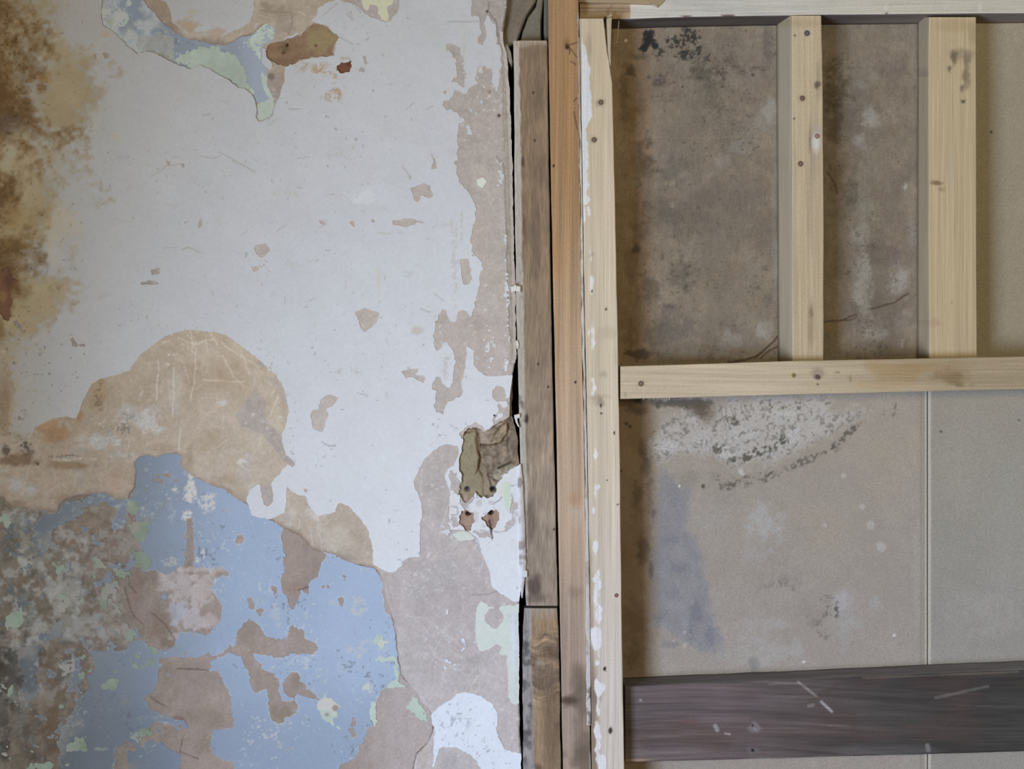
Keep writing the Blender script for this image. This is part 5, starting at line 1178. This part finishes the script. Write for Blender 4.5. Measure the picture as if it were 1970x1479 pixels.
# ---- orange stud
def f_orange(px, py, U, V, S, Dp):
    g = grain(px, py, True, 61, 2.6, 420); g2 = grain(px, py, True, 62, 9, 500)
    c = lerp3((180, 136, 88), (218, 184, 150), sstep(250, 850, py))
    c = mix(c, (180, 156, 134), sstep(1000, 1250, py) * .8)
    c = c * (1 + 0.10 * g + 0.06 * g2)[..., None]
    c = mix(c, (206, 190, 166), spot(px, py, 1106, 985, 22, 34, .8, .3) * .5); c = mix(c, (196, 140, 92), spot(px, py, 1108, 960, 18, 22, .8, .3) * .4)
    c = mix(c, (190, 128, 64), spot(px, py, 1072, 480, 10, 90, .8, .3) * .35); c = mix(c, (178, 128, 80), spot(px, py, 1070, 690, 8, 160, .8, .2) * .4)
    dk = sstep(1255, 1330, py + 20 * cloud(px, py, 40, 63)) * sstep(1130, 1090, py * 0 + px * 0 + 1100)
    c = mix(c, (122, 104, 86), sstep(0.0, 0.7, cloud(px, py, 50, 64) + sstep(1090, 1125, px) * .8 - .2) * sstep(1260, 1320, py) * .75)
    c = mix(c, (84, 60, 48), spot(px, py, 1092, 1347, 24, 8, .8, .4) * .7); c = mix(c, (120, 100, 82), spot(px, py, 1112, 1310, 18, 44, .8, .4) * .6)
    c = mix(c, (112, 96, 80), spot(px, py, 1120, 1440, 20, 60, .8, .5) * .6)
    c = mix(c, (130, 110, 96), spot(px, py, 1104, 1140, 18, 22, .8, .5) * .35)
    # crumbly right edge with old filler
    rgt = np.interp(py, [0, 300, 590, 880, 1170, 1479], [1113, 1116, 1119, 1125, 1132, 1138])
    e = rgt - px + 1.5 * cloud(px, py, 20, 65)
    c = mix(c, (150, 112, 92), sstep(6, 2, e) * .5 * sstep(420, 330, py))
    c = mix(c, (206, 196, 180), sstep(3.2, 1.6, e) * sstep(0.0, .4, cloud(px, py, 30, 66) + .25) * .8)
    c = mix(c, (44, 30, 24), spot(px, py, 1092, 88, 4.5, 7, .6, .2) * .95)
    c = mix(c, (124, 88, 56), spot(px, py, 1090, 85, 9, 16, .8, .2) * .4)
    for (x, y) in ((1065, 319), (1107, 735)): c = mix(c, (40, 30, 26), spot(px, py, x, y, 2.8, 3.6, .6) * .95)
    for (x0, y0, x1, y1) in ((1096, 92, 1110, 110), (1096, 86, 1110, 82), (1098, 118, 1108, 124), (1104, 215, 1111, 250), (1096, 94, 1096, 104), (1104, 195, 1110, 188)):
        t = np.clip(((px - x0) * (x1 - x0) + (py - y0) * (y1 - y0)) / ((x1 - x0) ** 2 + (y1 - y0) ** 2), 0, 1)
        d = np.hypot(px - x0 - t * (x1 - x0), py - y0 - t * (y1 - y0)); c = mix(c, (92, 62, 42), (1 - sstep(.4, 2.0, d)) * .7)
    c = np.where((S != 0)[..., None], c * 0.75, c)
    h = 0.15 * g - 4 * spot(px, py, 1092, 88, 4.5, 7, .6, .2)
    return c, h
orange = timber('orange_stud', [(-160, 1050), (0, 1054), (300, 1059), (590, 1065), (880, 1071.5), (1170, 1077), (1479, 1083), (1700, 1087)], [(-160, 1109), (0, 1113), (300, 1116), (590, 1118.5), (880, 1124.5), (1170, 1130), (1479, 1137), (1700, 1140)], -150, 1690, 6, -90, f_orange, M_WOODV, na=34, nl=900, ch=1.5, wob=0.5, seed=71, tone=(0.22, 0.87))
tag(orange, 'full-height orange-brown stud between the grey plank and the pale pine stud', 'stud')

# ---- pale pine stud with painted left edge
def f_pale(px, py, U, V, S, Dp):
    g = grain(px, py, True, 81, 2.8, 500); g2 = grain(px, py, True, 82, 10, 600)
    c = lerp3((202, 176, 132), (212, 190, 154), sstep(100, 500, py))
    c = c * (1 - sstep(800, 1400, py)[..., None] * np.array([.02, .0, -.08]))
    c = c * (1 + 0.055 * g + 0.035 * g2)[..., None]
    left = np.interp(py, [36, 300, 590, 880, 1170, 1479], [1113, 1119, 1124, 1130, 1134.5, 1138])
    e = px - left
    # white paint remains
    wid = np.interp(py, [36, 84, 90, 130, 200, 226, 236, 250, 262, 300, 330, 355, 372, 385, 393, 396, 440, 445], [-2, 6, 12, 20, 21, 22, 14, 8, 12, 15, 9, 14, 8, 15, 10, 0, 0, -3]) + 3 * cloud(px, py, 14, 83)
    e2 = e - np.interp(py, [36, 90, 230], [6, 5, 2])
    wp = sstep(-1, 1, e2) * sstep(1.2, -1.2, e - wid) * (py < 440)
    wp = np.maximum(wp, sstep(0.42, 0.62, cloud(px, py, 34, 84, 3) * .7 - np.abs(e - 15 - 4 * cloud(px, py, 60, 88)) / 18 + .45 + .25 * sstep(1080, 1300, py)) * (py > 390))
    for (x, y, rx, ry) in ((1124, 415, 5, 20), (1133, 640, 3, 6), (1147, 876, 5, 12), (1150, 936, 6, 6), (1143, 983, 4, 11), (1148, 1115, 8, 8), (1147, 1150, 5, 16), (1147, 1225, 10, 24), (1149, 1275, 5, 6), (1147, 1315, 4, 14), (1149, 1405, 6, 14), (1158, 1465, 8, 18), (1152, 1435, 5, 14), (1145, 1045, 4, 5)):
        wp = np.maximum(wp, spot(px, py, x, y, rx, ry, .4, .5, 85))
    c = mix(c, (168, 140, 104), spot(px, py, 1132, 90, 8, 40, .8, .4) * .5)
    c = mix(c, (156, 138, 122), sstep(6, 3, e) * sstep(400, 250, py) * .6)
    c = mix(c, (172, 140, 92), sstep(9, 2, e + 2 * cloud(px, py, 30, 86)) * sstep(1000, 1090, py) * .8)
    c = mix(c, (140, 106, 74), sstep(18, 6, e + 5 * cloud(px, py, 40, 87)) * sstep(1220, 1340, py) * .75)
    c = mix(c, (120, 96, 76), spot(px, py, 1148, 1340, 14, 30, .8, .4) * .5)
    c = mix(c, (206, 176, 132), spot(px, py, 1140, 245, 12, 18, .5, .3) * .5)
    c = mix(c, (222, 222, 222), wp * .95)
    for (x, y, rx, ry, k) in ((1143, 765, 22, 12, .3), (1156, 770, 8, 12, .45), (1160, 720, 10, 8, .25), (1170, 640, 22, 14, .12), (1156, 197, 10, 9, .5), (1143, 270, 9, 10, .5), (1138, 490, 8, 6, .2), (1185, 690, 6, 30, .15)):
        c = mix(c, (120, 104, 84), spot(px, py, x, y, rx, ry, .9, .5, 89) * k)
    for (x, y, rx, ry) in ((1156, 781, 2.5, 5), (1157, 795, 3, 2.5), (1182, 832, 2.4, 4), (1163, 1286, 3.4, 6), (1174, 1405, 4, 9), (1166, 595, 2.2, 3), (1168, 924, 2, 2), (1139, 560, 2, 4), (1188, 970, 2, 2)):
        c = mix(c, (58, 38, 30), spot(px, py, x, y, rx, ry, .6, .4, 90) * .9)
    c = mix(c, (186, 172, 156), np.maximum(sstep(0.96, 1.0, U) * .3, 0))
    c = np.where((S == -1)[..., None], np.array([150, 138, 124]), c)
    return c, 0.12 * g + 0.5 * wp
pale_stud = timber('pine_stud', [(36, 1114.5), (300, 1119.8), (590, 1124.8), (880, 1130.8), (1170, 1135.3), (1479, 1138.8), (1700, 1142)],
                   [(36, 1161), (70, 1165), (100, 1168.5), (118, 1172), (160, 1178), (300, 1181.5), (590, 1187.5), (880, 1192.5), (1170, 1196), (1479, 1201), (1700, 1204)], 36, 1690, 8, -84, f_pale, M_WOODV, na=40, nl=830, ch=1.6, wob=0.4, seed=91, tone=(0.45, 0.955))
tag(pale_stud, 'full-height pale pine stud with white paint flaking along its left edge', 'stud')
prism('split_sliver', [(1167, 36), (1177, 34), (1176, 60), (1175, 95), (1175, 128), (1172, 118), (1169, 95)], 7.5, -20, (196, 172, 130), M_WOODV, pale_stud)
screw(pale_stud, 1156, 197, 8, 5.2); screw(pale_stud, 1143, 269, 8, 5.2)
screw(pale_stud, 1186, 1145, 8, 4.0, (110, 78, 60))
# ridge of old filler in the joint, left of the pine stud
ys_ = np.linspace(70, 1400, 120)
lx = np.interp(ys_, [36, 300, 590, 880, 1170, 1479], [1112, 1116.2, 1118.6, 1125.6, 1127.5, 1128]) + 1.2 * vnoise(ys_, np.array([0.]), 24, 1, 5)[0]
rx_ = np.interp(ys_, [36, 300, 590, 880, 1170, 1479], [1114.2, 1118.8, 1123.4, 1129.6, 1134.6, 1138]) + 0.3 * vnoise(ys_, np.array([0.]), 18, 1, 6)[0]
def f_fill(px, py, U, V, S, Dp):
    c = np.zeros(px.shape + (3,)) + np.array([200, 196, 188.])
    c = mix(c, (166, 150, 132), sstep(0.1, .6, cloud(px, py, 30, 95)) * .6)
    c = mix(c, (120, 104, 92), sstep(0.15, .6, cloud(px, py, 18, 96)) * sstep(1200, 1300, py) * .8)
    c = mix(c, (168, 150, 130), sstep(330, 150, py) * .7)
    return c, 0.8 * cloud(px, py, 16, 97)
filler = timber('filler_bead', list(zip(ys_, lx)), list(zip(ys_, rx_)), 72, 1395, 9.0, 6.6, f_fill, M_PLASTER, na=6, nl=420, ch=0.8, wob=0.6, seed=98, tone=(0.3, 0.93))
tag(filler, 'thin white bead of cracked filler in the joint left of the pine stud', 'filler')

# ---- head beam, painted white beyond its bare end
def f_head(px, py, U, V, S, Dp):
    g = grain(px, py, False, 101, 2.6, 160)
    c = np.zeros(px.shape + (3,)) + np.array([192, 152, 106.])
    c = c * (1 + 0.10 * g)[..., None]
    for y in (7, 16, 22): c = mix(c, (110, 78, 50), (1 - sstep(.5, 1.8, np.abs(py - y - 1.5 * cloud(px, py, 40, 102)))) * .5 * (px < 1213))
    d = np.abs(px - 1173 - 4 * np.sin(py / 5.0)); c = mix(c, (132, 86, 58), (1 - sstep(.6, 2.2, d)) * .6)
    w = sstep(1212, 1214, px + .8 * cloud(px, py, 8, 103))
    wc = lerp3((206, 202, 192), (204, 196, 172), sstep(1400, 1800, px)) * (1 + 0.02 * cloud(px, py, 40, 104))[..., None]
    c = c * (1 - w[..., None]) + wc * w[..., None]
    for (x, y, rx, ry) in ((1400, 30, 13, 2.5), (1318, 31, 14, 2), (1705, 26, 4, 1.5)): c = mix(c, (110, 58, 56), spot(px, py, x, y, rx, ry, .5, .3) * .85)
    for (x, y) in ((1705, 14), (1885, 16)): c = mix(c, (226, 224, 216), spot(px, py, x, y, 4, 12, .9, .4) * .5)
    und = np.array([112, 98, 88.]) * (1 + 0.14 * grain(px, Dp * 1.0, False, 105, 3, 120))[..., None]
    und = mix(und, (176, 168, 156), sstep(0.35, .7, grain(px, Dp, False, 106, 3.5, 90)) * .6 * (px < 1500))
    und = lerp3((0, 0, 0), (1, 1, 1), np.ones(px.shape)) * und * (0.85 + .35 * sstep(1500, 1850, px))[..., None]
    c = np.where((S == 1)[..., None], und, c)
    return c, 0.1 * g * (1 - w) + .5 * w
head = timber('head_beam', [(1100, -150), (2120, -150)], [(1113, 36), (1213, 36), (1330, 32.5), (1500, 29.8), (1600, 28), (1970, 25), (2120, 23)], 1115.5, 2120, -27, -84, f_head, M_WOODH, vertical=False, na=70, nl=420, ch=1.5, wob=0.4, seed=107)
tag(head, 'head beam across the top, bare wood at its left end and white paint beyond', 'beam')
strip_top = prism('torn_lath', [(1114, -60), (1290, -60), (1282, -4), (1275, 4), (1271, 9), (1266, 13), (1262, 7), (1258, 5), (1252, 7.5), (1210, 6), (1160, 5), (1114, 4)], -18, -26.5, (178, 146, 100), M_WOODH, None, bulge=0.3, var=.06)
tag(strip_top, 'torn lath end splintered over the top of the head beam', 'lath')
spl = prism('splinter', [(1164, 30), (1172, 28), (1176, 25), (1180, 30), (1174, 35), (1168, 36)], -14, -24, (204, 178, 136), M_WOODH, head, bulge=1.5)
for k, pts in enumerate(([(1190, 37), (1192, 37), (1190, 60), (1187, 84), (1185.5, 84), (1188, 60)], [(1178, 82), (1184, 84), (1184, 85.5), (1178, 83.5)])):
    prism('splinter', pts, -40, -43, (196, 180, 146), M_WOODV, head, bulge=.3)

# ---- short studs above the noggin
def f_short(seed, base, marks):
    def f(px, py, U, V, S, Dp):
        g = grain(px, py, True, seed, 2.8, 420); g2 = grain(px, py, True, seed + 1, 9, 500)
        c = np.zeros(px.shape + (3,)) + np.asarray(base, float)
        c = c * (1 + 0.055 * g + 0.04 * g2)[..., None]
        for (x, y, rx, ry, rgb, k, rg) in marks: c = mix(c, rgb, spot(px, py, x, y, rx, ry, .8, rg, seed + 2) * k)
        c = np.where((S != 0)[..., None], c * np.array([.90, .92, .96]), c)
        return c, .12 * g
    return f
m4 = [(1573, 163, 8, 9, (92, 74, 56), .85, .3), (1576, 150, 10, 40, (150, 130, 96), .35, .3), (1566, 300, 14, 80, (168, 150, 128), .45, .3), (1571, 262, 13, 26, (186, 176, 164), .8, .4), (1570, 275, 9, 20, (222, 214, 206), .9, .4), (1558, 265, 3, 40, (120, 100, 80), .6, .2), (1552, 64, 8, 9, (120, 96, 70), .4, .3),
      (1560, 400, 8, 120, (176, 150, 112), .35, .3), (1561, 600, 5, 14, (130, 92, 66), .6, .3), (1560, 630, 6, 60, (168, 132, 92), .5, .3), (1529, 68, 2.5, 2.5, (60, 46, 36), .9, 0), (1528, 228, 2.5, 2.5, (60, 46, 36), .9, 0), (1545, 45, 60, 12, (190, 158, 100), .5, .2), (1543, 190, 10, 9, (150, 126, 92), .4, .2), (1540, 315, 10, 9, (150, 126, 92), .4, .2), (1508, 130, 4, 6, (90, 84, 64), .6, .3), (1510, 250, 14, 40, (150, 148, 136), .3, .4)]
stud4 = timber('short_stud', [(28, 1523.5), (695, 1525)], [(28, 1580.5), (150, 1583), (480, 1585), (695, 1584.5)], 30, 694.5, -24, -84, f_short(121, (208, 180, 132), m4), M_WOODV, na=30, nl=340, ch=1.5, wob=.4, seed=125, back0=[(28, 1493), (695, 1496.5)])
tag(stud4, 'narrow short pine stud with several screws in its face, above the noggin', 'stud')
for (x, y, r_, c_) in ((1552.5, 64, 5.6, (70, 72, 84)), (1543.5, 189, 5.2, (96, 72, 62)), (1540, 315, 5.2, (96, 72, 62)), (1572, 262, 5, (130, 96, 84))): screw(stud4, x, y, -24, r_, c_)
m5 = [(1845, 105, 26, 18, (120, 96, 66), .35, .7), (1835, 110, 10, 12, (96, 78, 54), .6, .8), (1860, 130, 10, 30, (100, 82, 60), .5, .8), (1826, 135, 6, 12, (90, 72, 52), .6, .6), (1853, 195, 6, 5, (80, 64, 48), .85, .5), (1850, 170, 5, 9, (110, 88, 66), .6, .5), (1870, 60, 10, 30, (170, 140, 82), .45, .3), (1830, 50, 50, 14, (190, 156, 92), .5, .3),
      (1800, 352, 14, 5, (130, 98, 62), .75, .5), (1810, 364, 8, 8, (150, 116, 76), .6, .5), (1784, 140, 4, 12, (130, 90, 84), .5, .4), (1780, 615, 7, 16, (112, 86, 78), .8, .3), (1800, 620, 16, 10, (192, 152, 110), .5, .4), (1828, 330, 10, 60, (196, 180, 158), .4, .3), (1831, 582, 3, 4, (170, 142, 100), .7, 0), (1772, 190, 10, 60, (150, 140, 104), .35, .4)]
stud5 = timber('short_stud', [(28, 1788), (120, 1786), (695, 1788)], [(28, 1878), (690, 1879.5)], 33, 689, -26, -84, f_short(131, (208, 176, 120), m5), M_WOODV, na=46, nl=330, ch=1.5, wob=.4, seed=135, back0=[(28, 1765), (695, 1764.5)])
tag(stud5, 'broad short pine stud with dark knots near its top, rightmost upright', 'stud')

# ---- noggin
def f_nog(px, py, U, V, S, Dp):
    g = grain(px, py, False, 141, 2.6, 300); g2 = grain(px, py, False, 142, 8, 420)
    c = lerp3((216, 190, 148), (182, 154, 108), sstep(1400, 1900, px)) * (1 + 0.055 * g + 0.035 * g2)[..., None]
    for (x, y, rx, ry, rgb, k, rg) in ((1740, 715, 60, 24, (186, 142, 76), .7, .6), (1830, 725, 34, 20, (150, 112, 58), .75, .6), (1800, 705, 70, 14, (176, 134, 74), .5, .6), (1690, 705, 30, 14, (194, 150, 84), .5, .6), (1700, 740, 60, 10, (196, 158, 96), .5, .6), (1848, 740, 20, 8, (130, 98, 56), .6, .6),
                                       (1573, 716, 18, 14, (168, 142, 122), .8, .3), (1573, 726, 7, 6, (96, 70, 60), .8, .5), (1573, 739, 2.5, 2.5, (60, 44, 36), .9, 0), (1610, 716, 7, 3, (130, 100, 72), .6, .3), (1636, 728, 4, 10, (140, 110, 74), .5, .3), (1236, 738, 14, 6, (150, 124, 92), .5, .4), (1203, 760, 3, 8, (150, 130, 100), .4, .3), (1527, 722, 5, 5, (150, 126, 80), .6, .2)):
        c = mix(c, rgb, spot(px, py, x, y, rx, ry, .8, rg, 143) * k)
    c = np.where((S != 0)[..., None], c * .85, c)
    return c, .12 * g
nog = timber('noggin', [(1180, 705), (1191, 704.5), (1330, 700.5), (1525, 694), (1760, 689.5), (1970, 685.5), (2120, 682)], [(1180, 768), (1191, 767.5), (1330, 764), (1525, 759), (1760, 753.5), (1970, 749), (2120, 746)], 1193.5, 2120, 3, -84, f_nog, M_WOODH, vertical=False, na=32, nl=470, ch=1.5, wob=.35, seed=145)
tag(nog, 'level pine noggin crossing the frame with an orange stain under the broad stud', 'noggin')
screw(nog, 1233, 738, 3, 5.6, (96, 78, 66)); screw(nog, 1527, 722, 3, 4.2, (120, 104, 60)); screw(nog, 1573, 725, 3, 4.4, (84, 62, 56))
for k, (x, y) in enumerate(((1239, 765.5), (1250, 766), (1258, 765), (1266, 765.5), (1286, 765))):
    prism('splinter', [(x, y - 2), (x + 2, y - 2), (x - 1 - k % 2, y + 3), (x - 3, y + 4.5), (x - 1, y + 1)] if k < 4 else [(x, y - 2), (x + 2, y - 2), (x + 3, y + 5), (x + 2, y + 5)], 2, 0, (214, 194, 156), M_WOODH, nog, bulge=.2)

# ---- dark board at the bottom
def f_dark(px, py, U, V, S, Dp):
    g = grain(px, py + 10 * np.sin(px / 170.0), False, 151, 2.4, 110); g2 = grain(px, py, False, 152, 10, 260)
    c = lerp3((108, 92, 90), (70, 66, 62), sstep(1400, 1850, px)) * (1 + 0.13 * g + 0.09 * g2 + .06 * cloud(px, py, 90, 153))[..., None]
    c = mix(c, (98, 68, 60), sstep(0.1, .8, cloud(px, py * 2.5, 120, 154)) * .35)
    c = mix(c, (140, 132, 126), sstep(0.55, .95, g) * .25)
    for (x0, y0, x1, y1, w, rgb, k) in ((1536, 1312, 1572, 1340, 3.5, (176, 168, 158), .55), (1580, 1350, 1600, 1368, 4.5, (196, 192, 190), .7), (1480, 1316, 1540, 1314, 3, (150, 140, 126), .4), (1800, 1342, 1900, 1320, 4, (150, 144, 134), .4), (1660, 1304, 1960, 1292, 2.0, (150, 130, 98), .45), (1610, 1318, 1560, 1350, 10, (84, 66, 56), .35),
                                        (1376, 1396, 1380, 1404, 6, (190, 186, 186), .6), (1395, 1410, 1404, 1412, 3, (196, 190, 186), .6), (1556, 1358, 1564, 1356, 5, (170, 164, 160), .45), (1240, 1316, 1340, 1314, 2.2, (150, 146, 146), .5), (1440, 1460, 1640, 1452, 2, (150, 136, 112), .35), (1784, 1434, 1786, 1442, 7, (170, 168, 164), .6), (1388, 1396, 1440, 1380, 6, (124, 100, 92), .4)):
        t = np.clip(((px - x0) * (x1 - x0) + (py - y0) * (y1 - y0)) / ((x1 - x0) ** 2 + (y1 - y0) ** 2), 0, 1)
        d = np.hypot(px - x0 - t * (x1 - x0), py - y0 - t * (y1 - y0)) + .8 * cloud(px, py, 9, 155); c = mix(c, rgb, (1 - sstep(w * .3, w * .8 + 1, d)) * k)
    for (x, y, rx, ry, rgb, k, rg) in ((1452, 1400, 14, 10, (150, 140, 138), .6, .5), (1450, 1445, 14, 12, (120, 112, 110), .6, .5), (1448, 1395, 2.6, 2.6, (24, 20, 20), 1, 0), (1448, 1443, 3.6, 3.6, (18, 16, 16), 1, 0), (1453, 1403, 3, 3, (170, 164, 164), .7, .3), (1640, 1400, 12, 40, (90, 68, 60), .35, .4), (1700, 1445, 120, 14, (112, 108, 104), .4, .5), (1320, 1390, 40, 8, (116, 76, 72), .45, .5), (1232, 1347, 4, 4, (190, 188, 186), .6, .3)):
        c = mix(c, rgb, spot(px, py, x, y, rx, ry, .7, rg, 156) * k)
    c = mix(c, (186, 150, 106), sstep(1458, 1462, py + (px - 1200) * .012) * sstep(1275, 1225, px) * .8)
    tp = np.array([128, 124, 124.]) * (1 + 0.12 * grain(px, Dp, False, 157, 3, 80))[..., None]
    c = np.where((S == -1)[..., None], tp, c)
    return c, .25 * g
dark = timber('dark_board', [(1190, 1321), (1230, 1320), (1330, 1315.5), (1650, 1302), (1970, 1288), (2120, 1282)], [(1190, 1467), (1330, 1464), (1650, 1455), (1970, 1446), (2120, 1442)], 1203, 2120, -22, -84, f_dark, M_OLDH, vertical=False, na=72, nl=460, ch=3.5, wob=.8, seed=159, tone=(0.3, 0.9))
tag(dark, 'dark-stained old board nailed level across the bottom of the boarded wall', 'board')

# ---- masonry in the cavity above the plank
for pts, df, rgb, sd in (([(968, -60), (1046, -60), (1030, 4), (1012, 30), (1003, 55), (992, 84), (974, 90), (968, 70), (974, 40)], -16, (138, 122, 100), 1), ([(1052, -60), (1044, -60), (1036, 6), (1016, 34), (1006, 60), (1000, 84), (1041, 84), (1041, 40)], -20, (128, 119, 98), 2),
                         ([(1047, -60), (1056, -60), (1056, 120), (1050, 110), (1046, 60)], -14, (110, 112, 98), 3)):
    o = prism('mortar_block', pts, df, -96, rgb, M_DEEP, wall_left, bulge=2.0, var=.12, seed=sd)
prism('mortar_block', [(971, 84), (977, 86), (983, 100), (986, 118), (985, 128), (978, 118), (972, 104)], -4, -30, (150, 144, 128), M_DEEP, wall_left, bulge=1.5, var=.1, seed=5)

# ---- white cable clips caught in the crack
def clip(name, outlines, df, db, label):
    o = prism(name, outlines[0], df, db, (226, 226, 224), M_PLASTIC, None, bulge=.6)
    tag(o, label, 'cable clip', 'cable clips along the crack')
    for q in outlines[1:]: prism('clip_hook', q, df + 1, db, (228, 228, 226), M_PLASTIC, o, bulge=.5)
    return o
clip('cable_clip', ([(982, 551), (990, 549), (1002, 550), (1002, 562), (992, 560), (984, 563)], [(989, 547), (993, 547), (993, 556), (989, 557)]), 9, 1, 'white plastic cable clip bridging the crack halfway up')
clip('cable_clip', ([(989, 798), (1001, 795), (1001, 803), (996, 805), (990, 806)], [(990, 803), (995, 803), (996, 812), (1000, 822), (996, 820), (992, 812)]), 7, -2, 'hooked white cable clip above the broken recess')
clip('cable_clip', ([(1004, 1098), (1015, 1097), (1015, 1110), (1005, 1111)], [(1007, 1096), (1012, 1096), (1012, 1099), (1007, 1099)]), 8, 0, 'small square white cable clip near the foot of the plank')
clip('cable_clip', ([(992, 655), (996, 654), (998, 660), (999, 668), (994, 669), (992, 662)], [(993, 665), (997, 665), (997, 671), (994, 671)]), 5, -2, 'small dirty white cable clip between two others in the crack')
# ridge of paint and plaster left on the wall's edge beside the plank
def f_ridge(px, py, U, V, S, Dp):
    c = np.zeros(px.shape + (3,)) + np.array([208, 212, 220.])
    c = mix(c, (178, 164, 152), sstep(0.3, .7, U) * .7)
    c = mix(c, (120, 108, 100), sstep(0.2, .7, cloud(px, py, 24, 171)) * .6)
    return c, .8 * cloud(px, py, 14, 172)
ridge = timber('paint_ridge', [(893, 999), (920, 996), (1000, 997), (1080, 999), (1120, 1001), (1150, 1003)], [(893, 1003), (920, 1006), (1000, 1011), (1080, 1014), (1120, 1010), (1150, 1006)], 893, 1150, 7, -10, f_ridge, M_PLASTER, parent=wall_left, na=12, nl=130, ch=2.0, wob=1.2, seed=173, tone=(0.1, 0.97))

# ================================================================== side wall with the window that lights the room
sw = boxes('wall_side', [(WX - 220, WX - 6, 0, WD0 - 10, -900, 2300), (WX - 220, WX - 6, WD1 + 10, 3600, -900, 2300), (WX - 220, WX - 6, WD0 - 10, WD1 + 10, -900, WY0 - 10), (WX - 220, WX - 6, WD0 - 10, WD1 + 10, WY1 + 10, 2300)], (196, 190, 178), M_PAINT)
tag(sw, kind='structure')
fr = boxes('window_1', [(WX - 60, WX - 20, WD0 - 10, WD0 + 40, WY0 - 10, WY1 + 10), (WX - 60, WX - 20, WD1 - 40, WD1 + 10, WY0 - 10, WY1 + 10), (WX - 60, WX - 20, WD0, WD1, WY0 - 10, WY0 + 40), (WX - 60, WX - 20, WD0, WD1, WY1 - 40, WY1 + 10)], (222, 220, 214), M_PLASTIC)
tag(fr, kind='structure')

for o in bpy.data.objects:
    if '_org' in o: del o['_org']
